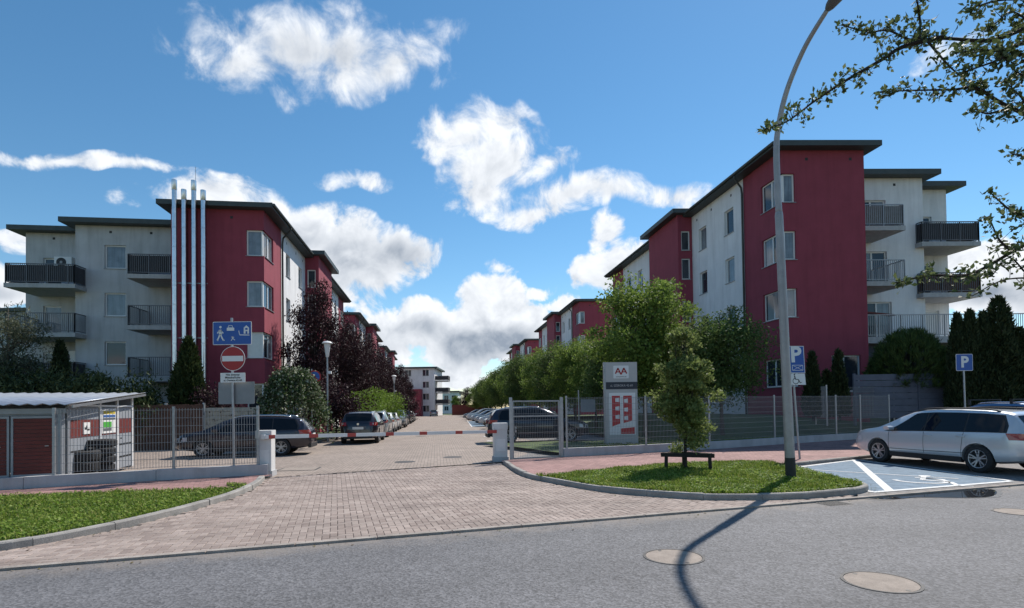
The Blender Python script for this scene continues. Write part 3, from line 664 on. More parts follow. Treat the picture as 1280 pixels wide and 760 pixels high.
# manhole covers, gully, covers on the pavers
M_COVER = material('concrete_cover', (.28, .235, .20), .9, var=.2, vscale=6, fine=.2, bscale=140)
M_IRON = material('cast_iron', (.06, .058, .058), .7, var=.3, vscale=9, bump=.5, bscale=60)
def manhole(c, r, z, mat, label, iron=.05):
    t = thing('manhole_cover', label, 'manhole', (c.x, c.y, z))
    MB().lathe([(r-iron, z-.03), (r-iron, z+.006), (r, z+.006), (r, z-.03)], (c.x, c.y, 0), n=40).build('iron_ring', M_IRON, t)
    MB().cyl((c.x, c.y, z-.03), (1, 0, 0), (0, 1, 0), (0, 0, .034), r-iron-.006, 40).build('cover', mat, t)
    for a in (1.9, 5.0): MB().cyl((c.x+math.cos(a)*r*.8, c.y+math.sin(a)*r*.8, z), (1, 0, 0), (0, 1, 0), (0, 0, .0055), .022, 10).build('lifting_hole', M_BLACK, t)
manhole(G(842, 696), .335, 0, M_COVER, 'round concrete manhole cover crossed by the lamp shadow', .025)
manhole(G(1101, 727.5), .335, 0, M_COVER, 'round concrete manhole cover alone on the asphalt', .025)
manhole(G(1272, 640), .31, 0, M_COVER, 'round concrete manhole cover near the puddle', .025)
for q, lb in (((506, 578), 'dark iron drain cover on the street just inside the barrier, nearer the parked estate car'), ((566, 572), 'dark iron drain cover on the street just inside the barrier, nearer the steel gate'), ((526, 545.5), 'dark iron drain cover on the street beside the parked cars'), ((533, 538), 'dark iron drain cover further along the estate street')):
    manhole(G(*q), .33, .016, M_IRON, lb, .05)
c = G(374, 587); t = thing('square_cover', 'square pale concrete access cover near the foot of the boom barrier', 'cover', (c.x, c.y, .016))
MB().obox(c-SN*.55-SD*.45+Vector((0, 0, .0)), SN*1.1, SD*.9, (0, 0, .020)).build('frame', M_IRON, t)
MB().obox(c-SN*.49-SD*.39, SN*.98, SD*.78, (0, 0, .0245)).build('cover', M_COVER, t)
c = G(1040, 629); t = thing('storm_drain', 'rusty slotted gully grate at the road edge by the lawn tip', 'drain', (c.x, c.y, 0))
MB().obox(c-RU*.25-RV*.2, RU*.5, RV*.4, (0, 0, .004)).build('frame', M_BLACK, t)
for k in range(8): MB().obox(c-RU*(.23-.06*k)-RV*.18, RU*.03, RV*.36, (0, 0, .009)).build('bar', M_IRON, t)

# fallen leaves and crumbs along the kerbs and the edging
Q = []
for path, n in ((KLs, 170), (KRs, 230)):
    for _ in range(n):
        k = random.randrange(len(path)-1); p = path[k].lerp(path[k+1], random.random()); d = (path[k+1]-path[k]).normalized(); Q.append(p-Vector((-d.y, d.x, 0))*abs(random.gauss(.02, .18)))
for _ in range(260): p = road_pt(random.uniform(-4, 20), -abs(random.gauss(.02, .16))); Q.append(p)
Q = np.array([(p.x, p.y, .027 if (p-RO_).dot(RV) > .09 else .006) for p in Q]); n = len(Q); a = rng.uniform(0, 6.28, n); r_ = (.008+.02*rng.random(n)**2)[:, None]
u_ = np.stack([np.cos(a), np.sin(a), .3*rng.random(n)], 1); v_ = np.stack([-np.sin(a), np.cos(a), .2*rng.random(n)], 1); C = Q+np.array([0, 0, .004])
V = np.stack([C-u_*r_, C+v_*r_*.6, C+u_*r_, C-v_*r_*.6], 1).reshape(-1, 3)
o = fast_mesh('leaf_litter', V, np.arange(4*n).reshape(n, 4), leaf_mat('dry_leaf_litter', [(.06, .04, .02), (.14, .10, .05), (.10, .12, .04), (.22, .17, .10)], .1, .8)); tag(o, 'small dry leaves and crumbs scattered along the kerbs and road edge', 'leaf litter', None, 'stuff')
# ================================================================== APARTMENT BLOCKS
def facade(mb, O, U, width, z0, z1, openings, IN, rev=.16):
    O, U, IN = Vector(O), Vector(U), Vector(IN)
    us = sorted({0.0, width}|{v for o in openings for v in (max(0, o[0]), min(width, o[1]))}); zs = sorted({z0, z1}|{v for o in openings for v in (o[2], o[3])})
    P = lambda u, z, d=0: Vector((O.x, O.y, 0))+U*u+IN*d+Vector((0, 0, z))
    for a, b in zip(us, us[1:]):
        for c, d in zip(zs, zs[1:]):
            m, n_ = (a+b)/2, (c+d)/2
            if any(o[0] < m < o[1] and o[2] < n_ < o[3] for o in openings): continue
            mb.quad(P(a, c), P(b, c), P(b, d), P(a, d))
    for (a, b, c, d) in openings:
        a, b = max(0, a), min(width, b)
        mb.quad(P(a, c), P(b, c), P(b, c, rev), P(a, c, rev)); mb.quad(P(a, d), P(b, d), P(b, d, rev), P(a, d, rev))
        if a > 0: mb.quad(P(a, c), P(a, d), P(a, d, rev), P(a, c, rev))
        if b < width: mb.quad(P(b, c), P(b, d), P(b, d, rev), P(b, c, rev))
def window(parent, O, U, w, z0, z1, IN, depth=.10, mull=(), glass=None, frame=None, sill=True, fw=.07, trans=None, tilt=False):
    O, U, IN = Vector(O), Vector(U).normalized(), Vector(IN).normalized(); Z = Vector((0, 0, 1)); O = Vector((O.x, O.y, 0))
    B = O+IN*depth; mb = MB(); t = IN*.07
    mb.obox(B+Z*z0, U*w, t, Z*fw); mb.obox(B+Z*(z1-fw), U*w, t, Z*fw)
    mb.obox(B+Z*(z0+fw), U*fw, t, Z*(z1-z0-2*fw)); mb.obox(B+U*(w-fw)+Z*(z0+fw), U*fw, t, Z*(z1-z0-2*fw))
    xs = [fw]+[m for m in mull]+[w-fw]
    for m in mull: mb.obox(B+U*(m-fw*.6)+Z*(z0+fw), U*fw*1.2, t, Z*(z1-z0-2*fw))
    if trans: mb.obox(B+U*fw+Z*(trans-fw*.4), U*(w-2*fw), t, Z*fw*.8)
    f = mb.build('window', frame or M_UPVC, parent)
    gl = glass or M_GLASS; gl = gl if isinstance(gl, (list, tuple)) else [gl]*(len(xs)-1)
    for i, (a, b) in enumerate(zip(xs, xs[1:])):
        tp = -IN*.12 if tilt and i == 0 else Vector((0, 0, 0))
        q = B+IN*.03
        MB().obox(q+U*a+Z*(z0+fw), U*(b-a), IN*.02, Z*(z1-z0-2*fw)+tp).build('pane', gl[i % len(gl)], f)
    if sill: MB().obox(O-IN*.05+Z*(z0-.03)-U*.03, U*(w+.06), IN*(depth+.05), Z*.028).build('sill', M_SILL, f)
    return f
def railing(parent, pts, z, h=1.08, step=.105, mat=None, screen=None, name='railing', side=1):
    mb = MB(); mat = mat or M_RAIL
    for a, b in zip(pts, pts[1:]):
        a, b = Vector(a), Vector(b); d = b-a; n = max(2, round(d.length/step)); Zv = lambda k: Vector((0, 0, k))
        mb.bar(a+Zv(z+h), b+Zv(z+h), .05, .045); mb.bar(a+Zv(z+.08), b+Zv(z+.08), .035, .035)
        for i in range(n+1):
            p = a.lerp(b, i/n); big = i % 10 == 0 or i == n
            mb.bar(p+Zv(z-.16 if big else z+.08), p+Zv(z+h-.02), .05 if big else .022)
        if screen:
            nn = Vector((-d.y, d.x, 0)).normalized()*.045*side
            MB().obox(a+nn+Zv(z+.1), d, nn*.15, Zv(h-.16)).build('balcony_screen', screen, parent)
    return mb.build(name, mat, parent)
def apartment(name, label, O, A, B, zb, H, P, cat='apartment block'):
    """O street corner of the red front; A unit vector along the front away from the street; B along the street."""
    O, A, B = Vector((*O, 0)), Vector((*A, 0)).normalized(), Vector((*B, 0)).normalized()
    root = thing(name, label, cat, (O.x, O.y, zb))
    pt = lambda a, b, z=0: O+A*a+B*b+Vector((0, 0, z))
    wr, ag, af, bg, bf, Ln = P['wr'], P['ag'], P['af'], P['bg'], P['bf'], 26.2
    cz = P['cz']; WH = 1.42
    zt = H-.26
    wtop = [(c-WH/2, c+WH/2) for c in cz]
    # ---- red front with the corner windows
    fr_op = [(0, P['cw'], a, b) for a, b in wtop]
    if P.get('fdoor'): fr_op[-1] = (0.0, P['cw'], *wtop[-1]); fr_op.append(P['fdoor'])
    mb = MB(); facade(mb, pt(0, 0), A, wr, zb-.3, zt, fr_op, B); mb.build('wall', M_RED, root)
    mb = MB(); facade(mb, pt(0, 0), B, 3.4, zb-.3, zt, [(0, 1.75, a, b) for a, b in wtop], A); mb.build('wall', M_RED, root)
    for i, (a, b) in enumerate(wtop):
        gl = P['cg'][i % len(P['cg'])]
        window(root, pt(.10, 0), A, P['cw']-.10, a, b, B, .10, (), gl[0], sill=True)
        window(root, pt(0, .175), B, 1.57, a, b, A, .10, (.78,), gl[1], sill=True, tilt=(i == P.get('tilt')))
    if P.get('fdoor'):
        u0, u1, a, b = P['fdoor']; window(root, pt(u0, 0), A, u1-u0, a, b, B, .10, ((u1-u0)*.45,), [M_CURT, M_GLASS])
    # ---- grey stepped front with balconies
    mb = MB(); facade(mb, pt(wr, 0), B, bg, zb-.3, zt-.06, [], -A); mb.build('wall', M_RED, root)
    mb = MB(); facade(mb, pt(wr, bg), A, ag-wr, zb-.3, zt-.06, [o[:4] for o in P['gops']], B); mb.build('wall', P['gm'], root)
    for o in P['gops']: window(root, pt(wr+o[0], bg), A, o[1]-o[0], o[2], o[3], B, .10, o[5], o[4])
    mb = MB(); facade(mb, pt(ag, bg), B, bf-bg, zb-.3, zt-.06, [], -A); mb.build('wall', P['gm'], root)
    mb = MB(); facade(mb, pt(ag, bf), A, af-ag, zb-.3, zt-.10, [o[:4] for o in P['fops']], B); mb.build('wall', P['gm'], root)
    for o in P['fops']: window(root, pt(ag+o[0], bf), A, o[1]-o[0], o[2], o[3], B, .10, o[5], o[4])
    mb = MB(); facade(mb, pt(af, bf), B, Ln-bf, zb-.3, zt-.10, [], -A); mb.build('wall', P['gm'], root)
    mb = MB(); facade(mb, pt(0, Ln), A, af, zb-.3, zt-.10, [], -B); mb.build('wall', M_WHITE, root)
    # ---- street side
    rows = [c for c in cz]
    def wcol(b0, w=1.0): return [(b0, b0+w, c-WH/2, c+WH/2) for c in rows]
    for (b0, b1, mat, cols) in ((3.4, 9.6, P['sm'], (1.05, 4.25)), (14.6, 23.2, P['sm'], (1.0, 4.0, 6.6))):
        ops = [w for c in cols for w in wcol(c)]
        mb = MB(); facade(mb, pt(0, b0), B, b1-b0, zb-.3, zt, ops, A); mb.build('wall', mat, root)
        for k, (u0, u1, a, b) in enumerate(ops): window(root, pt(0, b0+u0), B, u1-u0, a, b, A, .11, (), [M_GLASS, M_CURT, M_GLASS][k % 3], trans=None)
    mb = MB(); facade(mb, pt(0, 23.2), B, 3.0, zb-.3, zt, [(1.25, 3.0, a, b) for a, b in wtop], A); mb.build('wall', M_RED, root)
    for a, b in wtop: window(root, pt(0, 24.5), B, 1.55, a, b, A, .10, (.78,), [M_CURT, M_GLASS])
    # ---- stair tower
    so_ = -.95; top = H+.16
    st_ops = [(.22, .80, c+.55, c+1.95) for c in cz[1:]]+[(.22, .80, cz[0]-.35, cz[0]+.95)]
    mb = MB(); facade(mb, pt(so_, 9.6), A, -so_+.02, zb-.3, top-.26, st_ops, B); facade(mb, pt(so_, 9.6), B, 5.0, zb-.3, top-.26, [], A); facade(mb, pt(so_, 14.6), A, -so_+.02, zb-.3, top-.26, [], -B); mb.build('stair_tower', M_RED, root)
    for o in st_ops: window(root, pt(so_+o[0], 9.6), A, o[1]-o[0], o[2], o[3], B, .08, (), M_GLASS)
    # ---- roofs
    def slab(pts, z0, z1, nm):
        o = MB().prism([(p.x, p.y) for p in pts], z0, z1).build(nm, M_ROOF, root); return o
    def sof(pts, z): return MB().add([(p.x, p.y, z) for p in pts], [tuple(reversed(range(len(pts))))])
    rp = [pt(-.6, -.55), pt(wr+.5, -.55), pt(wr+.5, bg+1), pt(wr+.5, Ln+.5), pt(-.6, Ln+.5)]
    r = slab(rp, H-.26, H, 'roof'); 
    slab([pt(wr+.45, bg-.6), pt(ag+.55, bg-.6), pt(ag+.55, Ln+.4), pt(wr+.45, Ln+.4)], H-.33, H-.05, 'roof')
    slab([pt(ag+.5, bf-.6), pt(af+.65, bf-.6), pt(af+.65, Ln+.3), pt(ag+.5, Ln+.3)], H-.37, H-.09, 'roof')
    slab([pt(so_-.5, 9.6-.45), pt(.5, 9.6-.45), pt(.5, 15.05), pt(so_-.5, 15.05)], top-.26, top+.02, 'roof')
    for (b0, b1) in ((-.5, 9.1), (15.1, 26.6)):
        MB().tube([pt(-.67, b0, H-.10), pt(-.67, b1, H-.14)], .075, 8).build('gutter', M_ROOF, r)
    for b0 in (3.4, 15.4): MB().tube([pt(-.66, b0-.3, H-.2), pt(-.60, b0-.25, H-.36), pt(-.12, b0, H-.75), pt(-.08, b0, H-1.1), pt(-.08, b0, zb)], .055, 8).build('downpipe', M_ROOF, root, True)
    # ---- vents under the eaves
    for (a, b, side) in P['vents']:
        if side: MB().obox(pt(-.004, b, zt-.5), B*.14, A*.02, (0, 0, .14)).build('vent', M_BLACK, root)
        else: MB().obox(pt(a, b-.004, zt-.5), A*.14, B*.02, (0, 0, .14)).build('vent', M_BLACK, root)
    # ---- balconies
    for (a0, a1, b0, b1, zs, screen, rm) in P['balc']:
        for k, z in enumerate(zs):
            s = MB().hexa([*(pt(a, b, z-.24) for a, b in ((a0, b0), (a1, b0), (a1, b1), (a0, b1))), *(pt(a, b, z) for a, b in ((a0, b0), (a1, b0), (a1, b1), (a0, b1)))]).build('balcony', M_SLAB, root)
            pts = [pt(a1-.06, b1-.05), pt(a1-.06, b0+.06), pt(a0+.06, b0+.06)]
            if P.get('open_left') and a0 > wr+.6: pts = pts+[pt(a0+.06, b1-.05)]
            elif a0 > wr+.6: pts.append(pt(a0+.06, min(b1, bg)-.05))
            railing(s, pts, z+.02, mat=rm or M_RAIL, screen=screen[k % len(screen)], side=(1 if A.cross(B).z < 0 else -1))
    return root, pt
CG_B = [(M_CURT, [M_CURT, M_GLASS]), (M_CURT, [M_GLASS, M_CURT]), (M_CURT, [M_CURT, M_GLASS]), (M_GLASS, M_GLASS)]
CG_A = [(M_CURT, [M_GLASS, M_CURT]), (M_CURT, [M_GLASS, M_GLASS]), (M_BLIND, [M_GLASS, M_CURT]), (M_GLASS, M_GLASS)]
HB = 14.45; OB = (13.42, 27.0); AB = (.9996, .027)
zB = [10.75, 7.9]
PB = dict(wr=4.15, ag=9.95, af=12.75, bg=3.2, bf=4.75, cz=[12.33, 9.5, 6.66, 3.25], cw=.66, cg=CG_B, gm=M_WHITE, sm=M_WHITE, tilt=2, fdoor=(2.3, 3.75, 2.25, 4.05),
    gops=[(2.1, 3.7, 10.85, 12.9, [M_GLASS, M_CURT], (.8,)), (2.1, 3.7, 8.0, 10.05, [M_CURT, M_GLASS], (.8,)), (2.3, 3.9, 5.2, 7.25, [M_GLASS, M_CURT], (.8,))],
    fops=[(.9, 1.9, 10.55, 12.5, M_GLASS, ()), (.9, 1.9, 7.75, 9.7, M_GLASS, ()), (1.2, 2.2, 5.1, 7.0, M_BLIND, ())],
    vents=[(1.2, 0, 0), (3.4, 0, 0), (4.5, 3.2, 0), (6.3, 3.2, 0), (8.3, 3.2, 0), (11.2, 4.75, 0), (0, 4.6, 1), (0, 6.9, 1), (0, 8.8, 1)],
    balc=[(4.18, 7.0, .95, 3.2, zB, [material('pale_screen', (.22,.215,.21), .8, var=.2), None], M_RAILG), (9.45, 12.75, 2.75, 4.75, [10.45, 7.65], [M_SCREEN, M_WOOD], M_RAIL)])
blockB, ptB = apartment('apartment_block', 'crimson and white block with corner windows behind the tall lamp and the pine', OB, AB, SD[:2], 1.05, HB, PB)
# far flank that closes the near balconies' recess, first floor terrace of the right block
terr = MB().hexa([*(ptB(a, b, 4.75) for a, b in ((4.2, 1.2), (22, 1.2), (22, 4.7), (4.2, 4.7))), *(ptB(a, b, 5.08) for a, b in ((4.2, 1.2), (22, 1.2), (22, 4.7), (4.2, 4.7)))]).build('terrace', M_SLAB, blockB)
railing(terr, [ptB(21.9, 1.28), ptB(4.25, 1.28)], 5.1, 1.12, .115, M_RAILG)
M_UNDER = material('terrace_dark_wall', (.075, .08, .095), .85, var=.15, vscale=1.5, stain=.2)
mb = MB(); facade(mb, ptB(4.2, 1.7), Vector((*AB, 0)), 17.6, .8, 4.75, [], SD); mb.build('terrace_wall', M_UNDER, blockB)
for k in range(4): MB().bar(ptB(7.3+4*k, 1.3, 1.0), ptB(7.3+4*k, 1.3, 4.75), .16).build('terrace_post', M_RAIL, blockB)
mb = MB(); q0 = ptB(4.6, 2.6)
mb.add([ptB(4.5, 3.1, 6.9), ptB(6.9, 2.0, 6.35), ptB(6.9, 2.0, 6.25), ptB(4.5, 3.1, 6.8), ptB(4.5, 1.6, 6.55), ptB(6.9, 1.6, 6.3), ptB(6.9, 1.6, 6.22), ptB(4.5, 1.6, 6.47)], [(0, 1, 2, 3), (4, 7, 6, 5), (0, 4, 5, 1), (3, 2, 6, 7), (0, 3, 7, 4), (1, 5, 6, 2)]); mb.build('terrace_awning', M_DOOR, blockB)

HA = 12.98; OA = (-13.50, 30.15); AA = (-SN.x, -SN.y); zA = [9.33, 6.5, 3.65]
PA = dict(wr=4.75, ag=11.35, af=15.0, bg=3.25, bf=4.85, cz=[10.92, 8.12, 5.32, 2.5], cw=.92, cg=CG_A, gm=M_GREYW, sm=M_WHITE, open_left=True,
    gops=[(3.9, 5.05, 10.15, 11.52, M_CURT, ()), (3.9, 5.05, 7.35, 8.72, M_CURT, ()), (3.9, 5.05, 4.5, 5.87, M_GLASS, ()), (.25, 1.25, 9.45, 11.5, M_GLASS, ()), (.25, 1.25, 6.6, 8.65, M_GLASS, ()), (.25, 1.25, 3.75, 5.8, M_GLASS, ())],
    fops=[(1.7, 2.7, 9.1, 11.1, M_GLASS, ()), (1.7, 2.7, 6.3, 8.2, M_CURT, ()), (1.7, 2.7, 3.5, 5.4, M_GLASS, ())],
    vents=[(1.6, 0, 0), (5.4, 3.25, 0), (7.2, 3.25, 0), (9.4, 3.25, 0), (13.4, 4.85, 0), (0, 4.6, 1), (0, 6.9, 1), (0, 8.8, 1)],
    balc=[(4.78, 7.45, .95, 3.25, zA, [M_SCREEN, None, None], M_RAIL), (10.75, 14.35, 2.2, 4.85, [9.0, 6.25, 3.5], [M_SCREEN, None, M_SCREEN], M_RAIL)])
blockA, ptA = apartment('apartment_block', 'crimson and grey block with four steel flues behind the shed', OA, AA, SD[:2], 0.05, HA, PA)
Aa, Bb = Vector((*AA, 0)), SD
def a_of(px): return (Vector((*AT(px, 320, 29.5)[:2], 0))-Vector((*OA, 0))).dot(Aa)
for k, (px, zt_) in enumerate(((225, 13.95), (236, 13.45), (247.5, 13.95), (258.5, 13.45))):
    a = a_of(px); f = MB().tube([ptA(a, -.70, .3), ptA(a, -.70, zt_)], .118, 14).build('flue_pipe', M_FLUE, blockA, 40)
    for z in np.arange(1.2, zt_-.2, 1.02): MB().lathe([(.119, z), (.128, z+.01), (.128, z+.04), (.119, z+.05)], ptA(a, -.70), n=14).build('flue_band', M_FLUE, f)
    MB().lathe([(.119, zt_-.55), (.132, zt_-.53), (.132, zt_), (.118, zt_), (.118, zt_-.1)], ptA(a, -.70), n=14).build('flue_cap', M_FLUE, f, 40)
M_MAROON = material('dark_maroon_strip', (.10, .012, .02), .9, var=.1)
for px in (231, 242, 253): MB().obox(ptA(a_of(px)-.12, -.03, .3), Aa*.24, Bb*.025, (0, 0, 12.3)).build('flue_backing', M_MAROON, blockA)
for z in (8.5, 5.6, 2.8): 
    br = MB().obox(ptA(a_of(262), -.56, z), Aa*(a_of(222)-a_of(262)), Bb*.03, (0, 0, .05))
    for px in (230.5, 253): br.obox(ptA(a_of(px), -.53, z), Aa*.05, Bb*.53, (0, 0, .05))
    br.build('flue_bracket', M_STEEL, blockA)
MB().tube([ptA(3.7, .5, 13), ptA(3.7, .5, 15.2)], .012, 5).build('lightning_rod', M_STEEL, blockA)
def aircon(p, A_, B_, parent):
    o = MB().obox(p, A_*.95, -B_*.34, (0, 0, .66)).build('air_conditioner', M_UPVC, parent)
    c = p+A_*.56-B_*.345+Vector((0, 0, .33)); MB().cyl(c, A_, (0, 0, 1), -B_*.012, .27, 20).build('fan_grille', M_BLACK, o); MB().cyl(c-B_*.012, A_, (0, 0, 1), -B_*.01, .08, 12).build('fan_hub', M_GREYF, o)
aircon(ptA(12.3, 4.85, 10.45), Aa, Bb, blockA); aircon(ptA(12.1, 4.85, 4.8), Aa, Bb, blockA)
for bl in (blockA, blockB): bl['group'] = 'apartment blocks along the street'
dA = SD*34.2; dB = SD*38.9
for k, (src, d, lb) in enumerate(((blockA, dA, 'second crimson block in line behind the block with steel flues'), (blockA, dA*2, 'third crimson block in line behind the block with steel flues'), (blockB, dB, 'second crimson block in line behind the block with the tall lamp'), (blockB, dB*2-SD*1.5, 'third crimson block in line behind the block with the tall lamp'))):
    c = copy_tree(src); c.location = src.location+Vector(d); c['label'] = lb
KB = 1.15   # the right hand blocks stand a little further off and are a little taller
for o in list(COL.objects):
    if o.parent is None and o.name.startswith('apartment_block') and o.location.x > 0:
        o.scale = (KB, KB, KB); o.location = (o.location.x*KB, o.location.y*KB, CAM_H+(o.location.z-CAM_H)*KB)
# white block closing the street, low far houses
def far_block(name, label, px0, px1, pyt, Y, dep, wallm, cols, rows, red=None, side=None):
    a, b = AT(px0, pyt, Y), AT(px1, pyt, Y); H_ = a.z; U = Vector((b.x-a.x, 0, 0)).normalized(); w = b.x-a.x; IN = Vector((0, 1, 0))
    root = thing(name, label, 'apartment block', ((a.x+b.x)/2, Y, 0)); fh = H_/rows; ops = []
    for r in range(rows):
        for c in range(cols): u = w*(c+.5)/cols; ops.append((u-.75, u+.75, fh*r+1.0, fh*r+2.5))
    mb = MB(); facade(mb, a, U, w, 0, H_, ops, IN); facade(mb, a, IN, dep, 0, H_, [], U); facade(mb, b, IN, dep, 0, H_, [], -U); mb.build('wall', wallm, root)
    for o in ops: window(root, a+U*o[0], U, o[1]-o[0], o[2], o[3], IN, .1, (.75,), M_GLASS)
    MB().box(a.x-.7, b.x+.7, Y-.7, Y+dep+.5, H_, H_+.35).build('roof', M_ROOF, root)
    if red: MB().box(a.x+w*red[0], a.x+w*red[1], Y-3, Y, 0, red[2]).build('red_annexe', M_RED, root)
    if side:
        for r in range(1, rows): s = MB().box(b.x, b.x+side, Y+1, Y+5, fh*r-.2, fh*r).build('balcony', M_SLAB, root); railing(s, [Vector((b.x+side, Y+5, 0)), Vector((b.x+side, Y+1, 0)), Vector((b.x, Y+1, 0))], fh*r, screen=M_SCREEN)
    return root
far_block('apartment_block', 'white block with a red annexe closing the street beyond the parked cars', 499, 543, 461, 128, 14, M_WHITE, 2, 4, (.12, .66, 6.2), 3.0)
far_block('apartment_block', 'small pale house far beyond the end of the street', 553, 572, 490, 190, 12, M_WHITE, 2, 2)
far_block('apartment_block', 'low pale building far behind the willow', -60, 41, 391, 62, 14, M_GREYW, 3, 3)
o = MB().box(-15.2, -6, 139.5, 140.2, 0, 2.6).build('brick_wall', M_DOOR); tag(o, 'low dark red wall across the far end of the street', 'wall')
# ================================================================== WALLS, FENCES, SHED, STREET FURNITURE
def wall_run(path, z0, z1, w, name, label, step=2.5):
    root = thing(name, label, 'wall', (path[0].x, path[0].y, 0)); pts = resample(path, step)
    for a, b in zip(pts, pts[1:]):
        d = (b-a).normalized(); n_ = Vector((-d.y, d.x, 0)); dz = random.uniform(-.006, .006)
        MB().obox(a+d*.004+Vector((0, 0, z0)), (b-a)-d*.008, n_*w, (0, 0, z1-z0+dz)).build('wall_block', M_PLINTH, root)
    return root
wall_run(WALL_L, -.1, .34, .16, 'low_wall', 'low grey concrete plinth wall under the mesh fence by the shed')
wall_run(WALL_R, -.1, .36, .16, 'low_wall', 'low grey concrete plinth wall under the mesh fence behind the lamp')
M_WIRE = material('fence_wire', (.27, .28, .30), .5, metal=.6)
def mesh_fence(posts, z0, z1, label, pitch=.06, r=.0035, plates=True, zp0=None):
    root = thing('mesh_fence', label, 'fence', (posts[0].x, posts[0].y, z0))
    for p in posts: MB().box(p.x-.03, p.x+.03, p.y-.02, p.y+.02, (zp0 if zp0 is not None else z0), z1+.06).build('post', M_STEEL, root)
    for a, b in zip(posts, posts[1:]):
        mb = MB(); d = b-a; n = max(2, int(d.length/pitch)); nn = Vector((-d.y, d.x, 0)).normalized()*.028
        for i in range(1, n):
            p = a.lerp(b, i/n)-nn; mb.bar(p+Vector((0, 0, z0+.04)), p+Vector((0, 0, z1+.02)), 2*r)
        k = max(4, round((z1-z0)/.2))
        for i in range(k+1):
            z = z0+.06+(z1-z0-.08)*i/k; mb.bar(a-nn*1.2+Vector((0, 0, z)), b-nn*1.2+Vector((0, 0, z)), 2.4*r)
        mb.build('mesh_panel', M_WIRE, root)
    return root
def on_path(path, px, off=.08):
    best = None
    for a, b in zip(path, path[1:]):
        for i in range(60):
            p = a.lerp(b, i/60); d = (b-a).normalized(); q = p+Vector((-d.y, d.x, 0))*off; x = PPX+F_PX*q.x/q.y
            if best is None or abs(x-px) < best[0]: best = (abs(x-px), q)
    return best[1]
fl = [on_path(WALL_L, px) for px in (69, 216, 322)]
mesh_fence([Vector((-26, 4.75, 0)), Vector((-20, 7.65, 0)), Vector((-14, 10.6, 0))], .34, 1.8, 'galvanised mesh fence beyond the shed doors')
mesh_fence(fl, .34, 1.78, 'galvanised mesh fence in front of the tyres and the parked estate car')
fr = [on_path(WALL_R, px) for px in (707, 806, 886, 968, 1045)]+[Vector((15.55, 24.68, 0)), Vector((17.5, 25.65, 0))]
mesh_fence(fr, .36, 2.0, 'long galvanised mesh fence behind the lamp lawn and totem')
mesh_fence([Vector((13.9, 24.4, 0)), Vector((14.4, 26.2, 0)), Vector((18.6, 26.9, 0))], 1.0, 2.45, 'inner galvanised mesh fence below the pine', zp0=.7)
# anthracite slat fence behind it
root = thing('slat_fence', 'anthracite horizontal slat fence below the thujas', 'fence', (17, 27, 1)); fp = [Vector((16.6, 26.75, 0)), Vector((19.6, 26.6, 0)), Vector((22.4, 26.5, 0)), Vector((24.5, 26.4, 0))]
for p in fp: MB().box(p.x-.05, p.x+.05, p.y-.05, p.y+.05, .6, 3.12).build('post', M_SLATF, root)
for a, b in zip(fp, fp[1:]):
    d = b-a
    for k in range(7): MB().obox(a+Vector((.03, -.02, .95+k*.305)), d*.985, (0, .04, 0), (0, 0, .285)).build('slat', M_SLATF, root)
# brown wooden fence and stone pile left of the estate car
root = thing('board_fence', 'brown vertical board fence behind the estate car', 'fence', (-16, 24, 0)); a, b = AT(158, 540, 24.5), AT(254, 540, 25.2); a.z = b.z = 0; d = b-a
nb = 26
for k in range(nb): MB().obox(a+d*(k/nb), d*(.93/nb), (0, .03, 0), (0, 0, 2.05+random.uniform(-.02, .02))).build('board', M_WOOD, root)
for t in (0, .5, 1): MB().bar(a+d*t+Vector((0, .07, 0)), a+d*t+Vector((0, .07, 2.12)), .09).build('post', M_STEEL, root)
root = thing('stone_wall', 'pale dry stacked stone wall behind the sign post', 'wall', (-13, 25, 0)); a, b = AT(256, 540, 25.3), AT(330, 540, 26.2); a.z = b.z = 0; d = b-a; z = 0
for r_ in range(10):
    u = -.2*random.random(); h = .19
    while u < d.length-.1:
        l = random.uniform(.35, .8); u2 = min(u+l, d.length); q = a+d.normalized()*max(u, 0)
        MB().obox(q+Vector((0, random.uniform(-.03, .03), z)), d.normalized()*(u2-max(u, 0)-.015), (0, .35, 0), (0, 0, h-.012)).build('stone', M_STONE, root); u = u2
    z += h
# ---- shed
sf = Vector((-10.32, 12.68, 0)); sU = Vector((-.915, -.40, 0)).normalized(); sV = Vector((-.30, .954, 0)).normalized()   # front right corner, along the front to the left, back
ZR0, ZR1, SH_D = 1.92, 2.26, 4.36
shed = thing('shed', 'grey framed bin shed with corrugated roof and dark red doors', 'shed', tuple(sf)); Zv = lambda z: Vector((0, 0, z))
S = lambda u, v, z=0: sf+sU*u+sV*v+Zv(z)
roofz = lambda v: ZR0+(ZR1-ZR0)*v/SH_D
for u in (0, 1.82, 3.63, 5.44): MB().bar(S(u+.05, .05, .05), S(u+.05, .05, ZR0-.12), .10).build('frame_post', M_SHEDF, shed)
MB().bar(S(-.05, .05, ZR0-.15), S(6, .05, ZR0-.15), .10, .12).build('frame_beam', M_SHEDF, shed)
MB().obox(S(.1, .04, ZR0-.25), sU*5.8, sV*.03, Zv(.05)).build('frame_beam', M_SHED, shed)
MB().obox(S(.1, .03, .05), sU*5.8, sV*.08, Zv(.22)).build('plinth', M_SHEDF, shed)
u = .12
